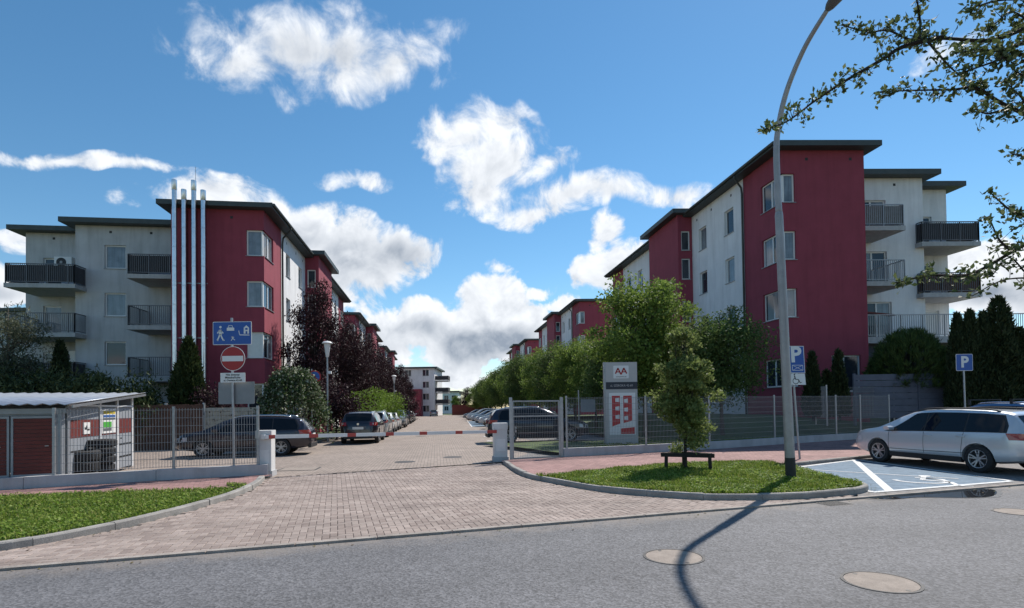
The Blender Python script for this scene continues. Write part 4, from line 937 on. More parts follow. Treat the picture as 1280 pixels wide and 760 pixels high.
for k in range(5):
    w_ = .82
    dr = MB(); fz0, fz1 = .30, ZR0-.26
    for (x0, x1, y0, y1) in ((0, .04, fz0, fz1), (w_-.04, w_, fz0, fz1), (.04, w_-.04, fz0, fz0+.05), (.04, w_-.04, fz1-.05, fz1)): dr.obox(S(u+x0, .01, y0), sU*(x1-x0), sV*.05, Zv(y1-y0))
    d_ = dr.build('door', M_SHEDF, shed); nsl = 15; hh = (fz1-fz0-.10)/nsl
    for j in range(nsl): MB().obox(S(u+.04, .03+.006*(j % 2), fz0+.05+j*hh), sU*(w_-.08), sV*.02, Zv(hh*.9)).build('slat', M_DOOR, d_)
    MB().bar(S(u+.13, -.02, .98), S(u+.2, -.02, .98), .02).build('handle', M_STEEL, d_)
    u += w_+.03+(.10 if k % 2 else 0)
# side wall with red band, posters and a door with black straps
sd = SH_D; T0, T1 = 1.72, 2.0
def side_panel(v0, v1, z0, z1a, z1b, mat, nm, proud=.0, parent=shed):
    O_ = -sU*(.012+proud)
    return MB().hexa([S(0, v0, z0)+O_, S(0, v1, z0)+O_, S(.02, v1, z0), S(.02, v0, z0), S(0, v0, z1a)+O_, S(0, v1, z1b)+O_, S(.02, v1, z1b), S(.02, v0, z1a)]).build(nm, mat, parent)
nP = 22; secs = ((.22, 1.95), (2.02, 3.15), (3.22, 4.35))
for i, (v0, v1) in enumerate(secs):
    n = 7 if i == 0 else 5
    for k in range(n):
        a, b = v0+(v1-v0)*k/n, v0+(v1-v0)*(k+1)/n-.008
        side_panel(a, b, .12, 1.86, 1.86, M_SHED, 'cladding_board')
    side_panel(v0, v1, 1.12, 1.55, 1.55, M_DOOR, 'red_band', .006)
    if i: 
        for z in (.42, .78): side_panel(v0, v1, z, z+.045, z+.045, M_BLACK, 'strap', .008)
    else: side_panel(v0, v1, .78, .815, .815, M_BLACK, 'strap', .008)
for v in (.18, 1.985, 3.185, 4.36): MB().bar(S(-.02, v, .08), S(-.02, v, roofz(v)-.06), .06).build('frame_post', M_PWHITE if v > 1 else M_SHEDF, shed)
MB().bar(S(-.02, .2, 1.9), S(-.02, 4.36, 1.9), .05).build('frame_beam', M_PWHITE, shed)
mb = MB()
for k in range(44): v = .3+k*.093; mb.bar(S(0, v, 1.9), S(0, v, roofz(v)-.05), .008)
mb.build('top_grille', M_RAIL, shed)
MB().bar(S(-.04, 3.35, .98), S(-.09, 3.35, .98), .03).build('handle', M_BLACK, shed)
MB().obox(S(0, sd, .05), sU*5.9, -sV*.05, Zv(2.1)).build('back_wall', M_SHED, shed)
nR = 96; V = []; Fc = []
for k in range(nR+1):
    u_ = -.28+6.5*k/nR; c = .022*math.cos(k*math.pi/3*1.5)
    for v in (-.28, sd+.35): V.append(S(u_, v, roofz(v)+c+.03))
for k in range(nR): Fc.append((2*k, 2*k+1, 2*k+3, 2*k+2))
o = MB().add(V, Fc).build('roof', M_SHEDR, shed, True); m_ = o.modifiers.new('s', 'SOLIDIFY'); m_.thickness = .012
MB().bar(S(-.28, -.27, roofz(-.27)-.03), S(-.28, sd+.34, roofz(sd+.34)-.03), .03, .06).build('roof_edge', M_STEEL, shed)
# posters
def poster(v0, v1, z0, z1, mat, nm, parent=None, proud=.012): return side_panel(v0, v1, z0, z1, z1, mat, nm, proud, parent or shed)
M_YEL = material('poster_yellow', (.55, .42, .04), .6, var=.2, vscale=30); M_PBL = material('poster_blue', (.02, .09, .30), .6, var=.2, vscale=30); M_GRN = material('poster_green', (.06, .35, .04), .6, var=.2, vscale=30); M_PGR = material('poster_grey', (.10, .11, .12), .6)
p_ = poster(2.12, 3.05, 1.16, 1.80, M_SWHITE, 'poster', proud=.022)
poster(2.16, 3.01, 1.68, 1.76, M_YEL, 'poster_stripe', p_, .025); poster(2.16, 3.01, 1.59, 1.655, M_PBL, 'poster_stripe', p_, .025); poster(2.16, 3.01, 1.52, 1.575, M_PGR, 'poster_stripe', p_, .025)
poster(2.16, 2.75, 1.32, 1.47, M_GRN, 'poster_stripe', p_, .025); poster(2.16, 2.75, 1.22, 1.30, M_PGR, 'poster_stripe', p_, .025)
p2 = poster(.98, 1.38, 1.19, 1.48, M_SWHITE, 'poster', proud=.022)
poster(1.05, 1.17, 1.30, 1.36, M_BLACK, 'poster_mark', p2, .025); poster(1.13, 1.2, 1.34, 1.40, M_BLACK, 'poster_mark', p2, .027); poster(1.18, 1.33, 1.275, 1.315, M_BLACK, 'poster_mark', p2, .025)
# ---- tyres
def tyre(c, r, w, label, tilt=0.0):
    t = thing('car_tyre', label, 'tyre', tuple(c), group='old tyres stacked beside the shed')
    pr = [(r*.60, -w*.36), (r*.66, -w*.48), (r*.86, -w*.5), (r*.97, -w*.40), (r, -w*.22), (r, w*.22), (r*.97, w*.40), (r*.86, w*.5), (r*.66, w*.48), (r*.60, w*.36)]
    MB().lathe([(a, b+w/2) for a, b in pr], tuple(c), n=30, closed=True).build('carcass', M_RUB, t, 40)
    mb = MB()
    for k in range(40):
        a = 2*math.pi*k/40; d = Vector((math.cos(a), math.sin(a), 0)); e = Vector((-d.y, d.x, 0))
        mb.obox(Vector(c)+d*(r-.012)-e*.012+Vector((0, 0, w*.2)), e*.024, d*.018, (0, 0, w*.6))
    mb.build('tread', M_RUB, t); t.rotation_euler = (tilt, tilt*.5, random.uniform(0, 6)); return t
b1, b2 = AT(97, 560, 13.55), AT(124, 560, 14.15); b1.z = b2.z = 0
for k in range(3): tyre(b1+Vector((random.uniform(-.03, .03), random.uniform(-.03, .03), .02+k*.265)), .43, .255, ('bottom', 'middle', 'top')[k]+' tyre of the lower wide stack beside the shed', .03 if k == 2 else 0)
for k in range(5): tyre(b2+Vector((random.uniform(-.05, .05), random.uniform(-.04, .04), .02+k*.205)), .35, .195, ('bottom', 'second', 'third', 'fourth', 'topmost')[k]+' tyre of the taller narrow stack beside the shed')
# ---- barrier
def cabinet(c, label, h, wd=.34):
    t = thing('barrier_cabinet', label, 'barrier', (c.x, c.y, 0)); X = SN*wd; Y = SD*wd
    o0 = c-X/2-Y/2
    MB().obox(o0+Zv(0)-SN*.03-SD*.03, X+SN*.06, Y+SD*.06, Zv(.16)).build('base', M_PLINTH, t)
    MB().obox(o0+Zv(.16), X, Y, Zv(h-.36)).build('housing', M_CABW, t)
    hd = MB(); hd.obox(o0+Zv(h-.198)-SN*.015-SD*.015, X+SN*.03, Y+SD*.03, Zv(.198)); hd.build('head', M_CABW, t)
    MB().obox(o0-SD*.004+SN*.06+Zv(.35), SN*(wd-.12), SD*.003, Zv(h-.85)).build('door', M_PWHITE, t)
    return t
cl, cr = Vector((-6.42, 14.38, 0)), Vector((-.40, 17.55, 0))
bb = cabinet(cl, 'boom barrier with red and white arm lowered across the street', 1.20, .36); cabinet(cr, 'white barrier cabinet with dark foot beside the steel gate', 1.22, .42)
bb.name = 'boom_barrier'; OFF[bb.name] = (cl.x, cl.y, 0); A0, A1 = cl+Vector((.1, -.26, 1.04)), cr+Vector((-.1, -.28, .96)); ad = A1-A0; k = 0; tt = 0.0
arm = MB().bar(cl+Vector((.0, -.25, 1.04)), A0, .07, .12).build('arm', M_PWHITE, bb)
seq = [(.0, .05, 1), (.05, .10, 0)]; edges = [0, .012, .035, .16, .195, .31, .345, .47, .505, .62, .655, .79, .825, .95, 1.0]
for i, (t0, t1) in enumerate(zip(edges, edges[1:])): MB().bar(A0+ad*t0, A0+ad*t1, .05, .095).build('stripe', M_PRED if i % 2 == 1 else M_PWHITE, arm)
# ---- pedestrian gate
g0, g1 = Vector((.02, 17.35, 0)), Vector((1.52, 17.95, 0)); gt = thing('gate', 'galvanised mesh pedestrian gate beside the barrier', 'gate', (.8, 17.65, 0)); gd = (g1-g0)
for p, nm in ((g0-gd.normalized()*.07, 'gate_post'), (g1+gd.normalized()*.09, 'gate_post')): MB().bar(p+Zv(0), p+Zv(2.02), .10).build(nm, M_STEEL, gt)
for (a, b) in ((g0+Zv(.1), g0+Zv(1.9)), (g1+Zv(.1), g1+Zv(1.9)), (g0+Zv(.1), g1+Zv(.1)), (g0+Zv(1.9), g1+Zv(1.9)), (g0+Zv(1.42), g1+Zv(1.42))): MB().bar(a, b, .045).build('frame_bar', M_STEEL, gt)
mb = MB()
for i in range(1, 27): p = g0+gd*i/27; mb.bar(p+Zv(.1), p+Zv(1.9), .007)
for i in range(1, 9): mb.bar(g0+Zv(.1+.2*i), g1+Zv(.1+.2*i), .008)
mb.build('mesh_panel', M_WIRE, gt); MB().bar(g0+gd*.06+Zv(1.02)-Vector((0, .05, 0)), g0+gd*.14+Zv(1.02)-Vector((0, .05, 0)), .025).build('handle', M_BLACK, gt)
MB().obox(g0+gd*.03+Zv(.92), gd*.05, (0, .05, 0), Zv(.18)).build('lock_box', M_STEEL, gt)
sheet('gate_path', [(-.2, 17.2), (1.6, 17.9), (2.2, 19.5), (3.4, 22.3), (1.2, 22.6)], .026, M_PARK, 'grey paved path behind the pedestrian gate', 'path')
# ---- signs
X_, Zz = Vector((1, 0, 0)), Vector((0, 0, 1)); Mrot = Matrix.Rotation(math.pi/2, 4, 'X')
def face(x, y, z): return Matrix.Translation((x, y, z)) @ Mrot
def local_face(root, x, y, z): ox, oy, oz = OFF[root.name]; return Matrix.Translation((x-ox, y-oy, z-oz)) @ Mrot
def plate(root, cx, y, cz, w, h, mat, nm, th=.008, r=.03):
    pts = []
    for (sx, sz, a0) in ((1, -1, -90), (1, 1, 0), (-1, 1, 90), (-1, -1, 180)):
        for k in range(5): a = R(a0+k*22.5); pts.append((cx+sx*(w/2-r)+r*math.cos(a), cz+sz*(h/2-r)+r*math.sin(a)))
    n = len(pts); return MB().add([(p[0], y, p[1]) for p in pts]+[(p[0], y+th, p[1]) for p in pts], [tuple(range(n)), tuple(reversed(range(n, 2*n)))]+[(i, n+i, n+(i+1) % n, (i+1) % n) for i in range(n)]).build(nm, mat, root)
def poly_plate(root, pts, y, mat, nm, th=.003):
    n = len(pts); return MB().add([(p[0], y, p[1]) for p in pts]+[(p[0], y+th, p[1]) for p in pts], [tuple(range(n)), tuple(reversed(range(n, 2*n)))]+[(i, n+i, n+(i+1) % n, (i+1) % n) for i in range(n)]).build(nm, mat, root)
def limb(pts, w):
    mb = MB(); return pts, w
def strokes(root, segs, y, mat, nm):
    mb = MB()
    for (x0, z0, x1, z1, w) in segs:
        d = Vector((x1-x0, z1-z0)); d.normalize(); n_ = Vector((-d.y, d.x))*w/2
        mb.add([(x0-n_.x, y, z0-n_.y), (x1-n_.x, y, z1-n_.y), (x1+n_.x, y, z1+n_.y), (x0+n_.x, y, z0+n_.y)]+[(x0-n_.x, y+.003, z0-n_.y), (x1-n_.x, y+.003, z1-n_.y), (x1+n_.x, y+.003, z1+n_.y), (x0+n_.x, y+.003, z0+n_.y)], [(0, 1, 2, 3), (7, 6, 5, 4), (0, 4, 5, 1), (1, 5, 6, 2), (2, 6, 7, 3), (3, 7, 4, 0)])
    return mb.build(nm, mat, root)
sy = 14.55; sp = AT(291, 470, sy); sx = sp.x
sg = thing('sign_post', 'post with residential zone sign, no entry sign and text plate', 'sign', (sx, sy+.06, 0))
MB().tube([(sx-.01, sy+.06, 0), (sx-.05, sy+.06, AT(290, 397, sy).z)], .032, 10).build('pole', M_STEEL, sg, 40)
z_ = lambda py: AT(290, py, sy).z
xx = lambda px, py=440: AT(px, py, sy).x
zc_, hc = (z_(402)+z_(431))/2, z_(402)-z_(431); bx0, bx1 = xx(266, 415), xx(314.5, 415); bxc = (bx0+bx1)/2; bwid = bx1-bx0
b_ = plate(sg, bxc, sy, zc_, bwid, hc, M_SWHITE, 'zone_sign'); plate(b_, bxc, sy-.003, zc_, bwid-.03, hc-.03, M_BLUE, 'blue_field', .003, .02)
yy = sy-.007; u_ = bwid/1.1
def Q(x, z): return (bxc+x*u_, zc_+z*u_)
def st_(L_): return [(*Q(a, b), *Q(c, d), w*u_) for a, b, c, d, w in L_]
strokes(b_, st_([(-.34, .10, -.33, -.04, .085), (-.33, -.03, -.25, -.20, .04), (-.34, -.03, -.42, -.20, .04), (-.32, .08, -.25, .0, .03), (-.36, .08, -.42, .0, .03), (-.25, -.2, -.21, -.2, .025), (-.42, -.2, -.39, -.21, .025)]), yy, M_SWHITE, 'walker_symbol')
MB().cyl((Q(-.33, .175)[0], yy, Q(-.33, .175)[1]), X_, Zz, (0, .003, 0), .035*u_, 12).build('walker_head', M_SWHITE, b_)
poly_plate(b_, [Q(*q) for q in ((-.15, .07), (.06, .07), (.06, .15), (.03, .16), (.005, .225), (-.095, .225), (-.12, .16), (-.15, .15))], yy, M_SWHITE, 'car_symbol')
poly_plate(b_, [Q(*q) for q in ((-.10, .165), (.01, .165), (-.01, .21), (-.08, .21))], yy-.003, M_BLUE, 'car_window')
poly_plate(b_, [Q(*q) for q in ((.33, -.02), (.48, -.02), (.48, .15), (.405, .22), (.33, .15))], yy, M_SWHITE, 'house_symbol')
poly_plate(b_, [Q(*q) for q in ((.385, -.02), (.43, -.02), (.43, .05), (.385, .05))], yy-.003, M_BLUE, 'house_door'); poly_plate(b_, [Q(*q) for q in ((.375, .09), (.44, .09), (.44, .14), (.375, .14))], yy-.003, M_BLUE, 'house_window')
strokes(b_, st_([(.19, .07, .21, -.04, .02), (.21, -.05, .49, -.06, .025)]), yy, M_SWHITE, 'kerb_symbol')
strokes(b_, st_([(.0, -.09, .02, -.15, .04), (.02, -.15, -.03, -.21, .02), (.02, -.15, .08, -.20, .02), (.0, -.1, .06, -.12, .018)]), yy, M_SWHITE, 'child_symbol')
zc2, r2 = (z_(433)+z_(463.5))/2, (z_(433)-z_(463.5))/2
xc2 = xx(291, 448)
n_ = MB().cyl((xc2, sy+.008, zc2), X_, -Zz, (0, -.008, 0), r2, 36).build('no_entry_sign', M_SWHITE, sg)
MB().cyl((xc2, sy, zc2), X_, -Zz, (0, -.003, 0), r2*.955, 36).build('red_disc', M_SRED, n_)
plate(n_, xc2, sy-.006, zc2, r2*1.72, r2*.44, M_SWHITE, 'white_bar', .003, .004)
zc3 = (z_(466)+z_(478))/2; tx0, tx1 = xx(275.5, 472), xx(306.5, 472); t_ = plate(sg, (tx0+tx1)/2, sy, zc3, tx1-tx0, z_(466)-z_(478), M_SWHITE, 'text_plate', r=.015)
for k, (s_, sc) in enumerate((('Nie dotyczy', .075), ('Mieszkańców', .075), ('ul. Owsiana 62-68', .066))): text_mesh(s_, sc, M_BLACK, t_, local_face(sg, (tx0+tx1)/2, sy-.004, zc3+.075-.075*k), xs=1.0, bold=.001)
plate(sg, xx(293, 490), sy+.11, (z_(477)+z_(505))/2, xx(316, 490)-xx(270.5, 490), z_(477)-z_(505), M_SBACK, 'sign_back', r=.03)
# residents / disabled parking sign leaning by the lamp
py_ = 16.1; pa, pb = AT(1001, 577, py_), AT(990, 440, py_); lean = (pb-pa).normalized()
ps = thing('parking_sign', 'leaning post with blue parking sign and wheelchair plate beside the lamp', 'sign', (pa.x, py_+.05, .08))
MB().tube([Vector((pa.x, py_+.05, .05)), Vector((pb.x, py_+.05, pb.z-.02))], .03, 10).build('pole', M_STEEL, ps, 40)
sc_ = F_PX/py_
def on(px, py): q = AT(px, py, py_); return q.x, q.z
def lean_plate(p4, y, mat, nm, par, th=.006): return poly_plate(par, [on(*q) for q in p4], y, mat, nm, th)
bs = lean_plate(((988.5, 466.5), (1006.5, 466.5), (1004.5, 432.5), (986, 432.5)), py_, M_SWHITE, 'parking_plate', ps)
lean_plate(((989, 465.7), (1005.7, 465.7), (1003.8, 433.3), (986.7, 433.3)), py_-.004, M_BLUE, 'blue_field', bs)
x, z = on(994.5, 444); ox, oy, oz = OFF[ps.name]; text_mesh('P', .62, M_SWHITE, bs, local_face(ps, x, py_-.008, z) @ Matrix.Rotation(R(2.5), 4, 'Z'), 'letter_p', bold=.02)
e_ = [on(*q) for q in ((990.5, 463), (1003.6, 463), (1003.2, 456.5), (990.2, 456.5))]; seg = [(*e_[i], *e_[(i+1) % 4], .012) for i in range(4)]+[(*e_[0], *e_[2], .010), (*e_[1], *e_[3], .010)]; strokes(bs, seg, py_-.008, M_SWHITE, 'envelope_symbol')
wp = lean_plate(((989, 481), (1007.5, 481), (1006, 467), (989, 467)), py_, M_SWHITE, 'wheelchair_plate', ps)
cx_, cz_ = on(994.7, 476.2); seg = []
for i in range(9): a0, a1 = R(110+i*30), R(110+(i+1)*30); seg.append((cx_+.085*math.cos(a0), cz_+.085*math.sin(a0), cx_+.085*math.cos(a1), cz_+.085*math.sin(a1), .016))
seg += [(cx_-.035, cz_+.155, cx_-.01, cz_+.05, .028), (cx_-.01, cz_+.05, cx_+.08, cz_+.04, .02), (cx_+.08, cz_+.04, cx_+.13, cz_-.06, .02), (cx_+.13, cz_-.06, cx_+.17, cz_-.04, .018), (cx_-.045, cz_+.2, cx_-.03, cz_+.17, .04)]
strokes(wp, seg, py_-.004, M_BLACK, 'wheelchair_symbol')
# second parking sign behind the silver car
py2 = 20.0; q0 = AT(1205.5, 453, py2); p2_ = thing('parking_sign', 'square blue parking sign on a straight pole behind the silver car', 'sign', (q0.x, py2+.05, .02))
MB().tube([(q0.x+.03, py2+.05, 0), (q0.x, py2+.05, q0.z+.3)], .03, 10).build('pole', M_STEEL, p2_, 40)
w2 = 21*py2/F_PX; b2_ = plate(p2_, q0.x, py2, q0.z, w2, w2, M_SWHITE, 'parking_plate', r=.04); plate(b2_, q0.x, py2-.003, q0.z, w2-.03, w2-.03, M_BLUE, 'blue_field', .003, .03); text_mesh('P', .55, M_SWHITE, b2_, local_face(p2_, q0.x, py2-.008, q0.z), 'letter_p', bold=.02)
# no parking sign among the trees
yn = 27.5; qn = AT(393, 471, yn); sn_ = thing('no_parking_sign', 'round blue no parking sign with red rim by the white flowering bush', 'sign', (qn.x, yn+.06, 0))
MB().tube([(qn.x-.15, yn+.06, 0), (qn.x-.15, yn+.06, qn.z+.4)], .03, 8).build('pole', M_STEEL, sn_, 40)
nd = MB().cyl((qn.x, yn+.006, qn.z), X_, -Zz, (0, -.006, 0), .33, 30).build('red_disc', M_SRED, sn_); MB().cyl((qn.x, yn, qn.z), X_, -Zz, (0, -.004, 0), .26, 30).build('blue_disc', M_BLUE, nd); strokes(nd, [(qn.x-.2, qn.z+.2, qn.x+.2, qn.z-.2, .07)], yn-.008, M_SRED, 'red_slash')
# ---- totem
ty = 21.6; t0, t1 = AT(758.5, 556, ty), AT(799, 554.5, ty); tt_, tz0, tz1 = AT(755, 453, ty), .12, AT(755, 453, ty).z
tm = thing('information_totem', 'grey estate totem sign with red letters and a site map behind the fence', 'sign', ((t0.x+t1.x)/2, ty+.1, .12))
tx, tw = (t0.x+t1.x)/2-.05, 1.30
MB().box(tx-tw/2, tx+tw/2, ty, ty+.22, tz0, tz1).build('panel', M_TOTEM, tm); MB().box(tx-tw/2-.002, tx-tw/2+.06, ty-.012, ty+.23, tz0, tz1+.01).build('edge_strip', M_STEEL, tm)
zt = lambda py: AT(776, py, ty).z
MB().box(tx-tw/2+.07, tx+tw/2+.002, ty-.008, ty, zt(486.5), zt(477.5)).build('dark_band', M_NAVY, tm)
text_mesh('ul. SZEROKA 42-60', .12, M_TOTEM, tm, local_face(tm, tx+.03, ty-.011, zt(482)), 'lettering', xs=.9)
lp = plate(tm, tx+.02, ty-.010, zt(465), .60, zt(457)-zt(473), M_SWHITE, 'logo_plate', .010, .03)
zz0 = zt(463.6); h_ = .11
strokes(lp, [(tx-.20, zz0-h_, tx-.10, zz0+h_, .05), (tx-.10, zz0+h_, tx+.0, zz0-h_, .05), (tx+.0, zz0-h_, tx+.02, zz0-h_-.03, .05)], ty-.015, M_SRED, 'letter_a')
strokes(lp, [(tx+.02, zz0-h_-.03, tx+.13, zz0+h_, .05), (tx+.13, zz0+h_, tx+.24, zz0-h_, .05)], ty-.016, M_SRED, 'letter_a')
strokes(lp, [(tx-.15, zz0-.04, tx-.04, zz0-.04, .035), (tx+.07, zz0-.04, tx+.19, zz0-.04, .035)], ty-.017, M_SRED, 'letter_bar')
text_mesh('AKADEMIK.AB', .065, M_BLACK, lp, local_face(tm, tx+.02, ty-.013, zt(471)), 'lettering')
mp_ = plate(tm, tx+.05, ty-.010, (zt(491)+zt(543.5))/2, 1.02, zt(491)-zt(543.5), M_SWHITE, 'map_board', .010, .02); zm = lambda f: zt(543.5)+(zt(491)-zt(543.5))*f
M_MAPR = material('map_red', (.48, .015, .02), .5)
poly_plate(mp_, [(tx-.36, zm(.2)), (tx-.04, zm(.27)), (tx-.04, zm(.93)), (tx-.36, zm(.93))], ty-.014, M_MAPR, 'map_field'); poly_plate(mp_, [(tx+.09, zm(.28)), (tx+.42, zm(.33)), (tx+.42, zm(.93)), (tx+.09, zm(.93))], ty-.014, M_MAPR, 'map_field')
poly_plate(mp_, [(tx-.02, zm(.02)), (tx+.52, zm(.02)), (tx+.52, zm(.18)), (tx-.02, zm(.15))], ty-.014, M_MAPR, 'map_field')
for (mx, fz) in ((-.14, .83), (-.14, .63), (-.14, .43), (.2, .81), (.2, .60), (.2, .40)): poly_plate(mp_, [(tx+mx-.09, zm(fz)-.07), (tx+mx+.07, zm(fz)-.085), (tx+mx+.07, zm(fz)+.085), (tx+mx-.09, zm(fz)+.06)], ty-.018, M_SWHITE, 'map_block')
# small white notice board behind the fence
qb = AT(735, 505, 30); nb_ = thing('notice_board', 'small pale notice board on a pole behind the fence', 'sign', (qb.x, 30, .1)); MB().tube([(qb.x-.5, 30.05, .1), (qb.x-.5, 30.05, 2.6)], .04, 8).build('pole', M_STEEL, nb_); plate(nb_, qb.x, 30, 1.75, .8, .7, M_SHED, 'board')
# ---- street lamp
lb_ = G(989, 605); lx, ly = lb_.x, lb_.y; lamp = thing('street_lamp', 'tall grey street lamp with curved arm on the lawn island', 'street lamp', (lx, ly, .09))
hx, hy = lx+.42, ly-1.10
MB().tube([(lx, ly, .05), (lx-.015, ly, .56)], [.105, .102], 16).build('base', M_DARKB, lamp, 40)
MB().tube([(lx-.015, ly, .54), (lx-.13, ly, 5.75)], [.100, .080], 16).build('shaft', M_LAMP, lamp, 40)
MB().tube([(lx-.13, ly, 5.70), (lx-.13, ly, 5.80)], [.084, .07], 16).build('collar', M_LAMP, lamp, 40)
pts = smooth_path([(lx-.13, ly, 5.75), (lx-.16, ly-.01, 7.0), (lx-.13, ly-.06, 7.6), (lx-.02, ly-.25, 8.3), (lx+.17, ly-.62, 8.95), (hx-.03, hy+.05, 9.40)], 8)
MB().tube(pts, [.066-.022*i/(len(pts)-1) for i in range(len(pts))], 12).build('arm', M_LAMP, lamp, True)
ad_ = Vector((.30, -.62, .42)).normalized(); h0 = Vector((hx-.03, hy+.05, 9.40)); sd_ = ad_.cross(Zz).normalized(); up_ = sd_.cross(ad_).normalized()
mb = MB(); ring = []
for (t, w, ht, dn) in ((0, .06, .05, .05), (.06, .10, .08, .07), (.22, .15, .11, .09), (.50, .155, .10, .09), (.72, .11, .06, .06), (.80, .05, .03, .04)):
    c = h0+ad_*t; ring.append([c+sd_*w*math.cos(a)+up_*((ht if math.sin(a) > 0 else dn)*math.sin(a)) for a in [2*math.pi*k/16 for k in range(16)]])
V = [p for r_ in ring for p in r_]; Fc = [(i*16+j, i*16+(j+1) % 16, (i+1)*16+(j+1) % 16, (i+1)*16+j) for i in range(5) for j in range(16)]+[tuple(range(16)), tuple(reversed(range(80, 96)))]
MB().add(V, Fc).build('lamp_head', material('lamp_head_grey', (.10, .10, .105), .5), lamp, True)
# park lamps on the left
def park_lamp(x, y, h, label):
    t = thing('park_lamp', label, 'street lamp', (x, y, .1), group='white park lamps along the estate street')
    MB().tube([(x, y, .05), (x, y, h-.85)], [.06, .045], 10).build('pole', M_STEEL, t, 40)
    MB().lathe([(.06, h-.88), (.075, h-.85), (.16, h-.25), (.17, h-.18)], (x, y, 0), n=18).build('lantern', M_PWHITE, t, 40)
    MB().lathe([(.001, h), (.20, h-.05), (.27, h-.12), (.26, h-.16), (.1, h-.19), (.001, h-.19)], (x, y, 0), n=18).build('cap', M_PWHITE, t, 40)
    MB().obox(Vector((x+.05, y-.06, h-1.75)), (.16, 0, 0), (0, .12, 0), (0, 0, .14)).build('camera', M_PWHITE, t)
p = G(410, 553); park_lamp(p.x, p.y, AT(408, 426, p.y).z, 'white park lamp with a flared lantern beside the dark purple tree')
park_lamp(*AT(493, 520, 58)[:2], 5.3, 'white park lamp further along the parked cars'); 
# ================================================================== CARS
def interp(tab, x):
    if x <= tab[0][0]: return tab[0][1]
    for (a, va), (b, vb) in zip(tab, tab[1:]):
        if x <= b: return va+(vb-va)*(x-a)/max(1e-9, b-a)
    return tab[-1][1]
def paint(name, col, metal=.3, rough=.32):
    return material('car_paint_'+name, col, rough, metal=metal, coat=1.0, spec=.5)
M_CGLASS = material('car_glass', (.008, .010, .014), .02, spec=.32)
M_TAIL = material('tail_light_red', (.30, .008, .01), .12, coat=.8); M_HEAD = material('head_light', (.55, .57, .60), .1, spec=.9); M_TAILW = material('tail_light_clear', (.55, .50, .50), .12, coat=.8)
M_RIM = material('alloy_rim', (.42, .43, .45), .35, metal=.7); M_TRIM = material('car_trim_black', (.02, .02, .022), .6); M_CHROME = material('chrome', (.7, .7, .72), .15, metal=1.0); M_PLATE = material('number_plate', (.72, .72, .70), .5)
SHAPES = {
 'wagon': dict(L=4.77, W=1.82, H=1.50, wb=2.71, wr=.325,
   top=[(-2.385, .62), (-2.375, .80), (-2.33, .93), (-2.27, 1.03), (-2.15, 1.22), (-2.02, 1.385), (-1.85, 1.435), (-1.4, 1.475), (-.8, 1.50), (-.2, 1.505), (.2, 1.485), (.45, 1.43), (.75, 1.315), (1.05, 1.16), (1.32, 1.02), (1.45, .985), (1.8, .93), (2.05, .87), (2.22, .79), (2.32, .69), (2.385, .56)],
   belt=[(-2.385, .56), (-2.3, .86), (-2.2, .95), (-1.5, .945), (0, .915), (1.0, .89), (1.32, .91), (1.8, .87), (2.1, .79), (2.3, .62), (2.385, .5)], cowl=1.36, roof_f=.30, roof_r=-1.95, rg=(-2.27, -2.04), dlo=(-1.95, 1.12), pil=[-.02, -1.05], rear_light=(.80, .95)),
 'suv': dict(L=4.55, W=1.86, H=1.63, wb=2.68, wr=.355,
   top=[(-2.275, .62), (-2.265, .86), (-2.23, 1.02), (-2.15, 1.15), (-2.02, 1.36), (-1.90, 1.52), (-1.7, 1.575), (-1.1, 1.62), (-.4, 1.635), (0, 1.61), (.25, 1.55), (.55, 1.41), (.85, 1.24), (1.1, 1.11), (1.22, 1.075), (1.6, 1.03), (1.95, .96), (2.13, .87), (2.22, .74), (2.275, .58)],
   belt=[(-2.275, .56), (-2.2, .95), (-2.0, 1.04), (-1.2, 1.02), (.8, .98), (1.15, .99), (1.6, .95), (2.0, .86), (2.2, .66), (2.275, .5)], cowl=1.13, roof_f=.10, roof_r=-1.80, rg=(-2.16, -1.92), dlo=(-1.80, .98), pil=[-.12, -1.12], rear_light=(.90, 1.06)),
 'hatch': dict(L=4.1, W=1.76, H=1.47, wb=2.52, wr=.31,
   top=[(-2.05, .58), (-2.04, .78), (-2.0, .92), (-1.92, 1.05), (-1.78, 1.24), (-1.62, 1.38), (-1.4, 1.43), (-.8, 1.47), (-.2, 1.475), (.15, 1.44), (.45, 1.34), (.75, 1.18), (1.02, 1.02), (1.12, .985), (1.5, .93), (1.8, .84), (1.95, .72), (2.05, .55)],
   belt=[(-2.05, .52), (-2.0, .85), (-1.85, .94), (-1.0, .93), (.6, .89), (1.05, .90), (1.5, .85), (1.8, .75), (1.97, .6), (2.05, .48)], cowl=1.04, roof_f=.12, roof_r=-1.55, rg=(-1.92, -1.64), dlo=(-1.55, .88), pil=[-.1, -1.0], rear_light=(.80, .95)),
}
def car_section(S_, x):
    L2 = S_['L']/2; W2 = S_['W']/2
    e = max(0, (abs(x)-(L2-.55))/.55); w = W2*(1-.04*max(0, (abs(x)-1.2))/1.2)*(1-.30*e**2.6)
    tp, bt = interp(S_['top'], x), interp(S_['belt'], x); bt = min(bt, tp-.035)
    zb = .23+.10*max(0, (abs(x)-(L2-.8))/.8)**1.5
    gh = tp-bt; wr_ = max(.3*w, w*.965-.34*gh-.02)
    mid = zb+(bt-zb)*.55
    return [(0, zb), (w*.80, zb), (w*.93, zb+.05), (w*.975, zb+.14), (w*.995, zb+(mid-zb)*.7), (w, mid), (w*.995, mid+(bt-mid)*.4), (w*.985, mid+(bt-mid)*.75), (w*.965, bt), (wr_, bt+gh*.88), (wr_*.93, bt+gh*.955), (wr_*.7, tp-.012*min(1, gh*3)), (wr_*.35, tp-.003), (0, tp)]
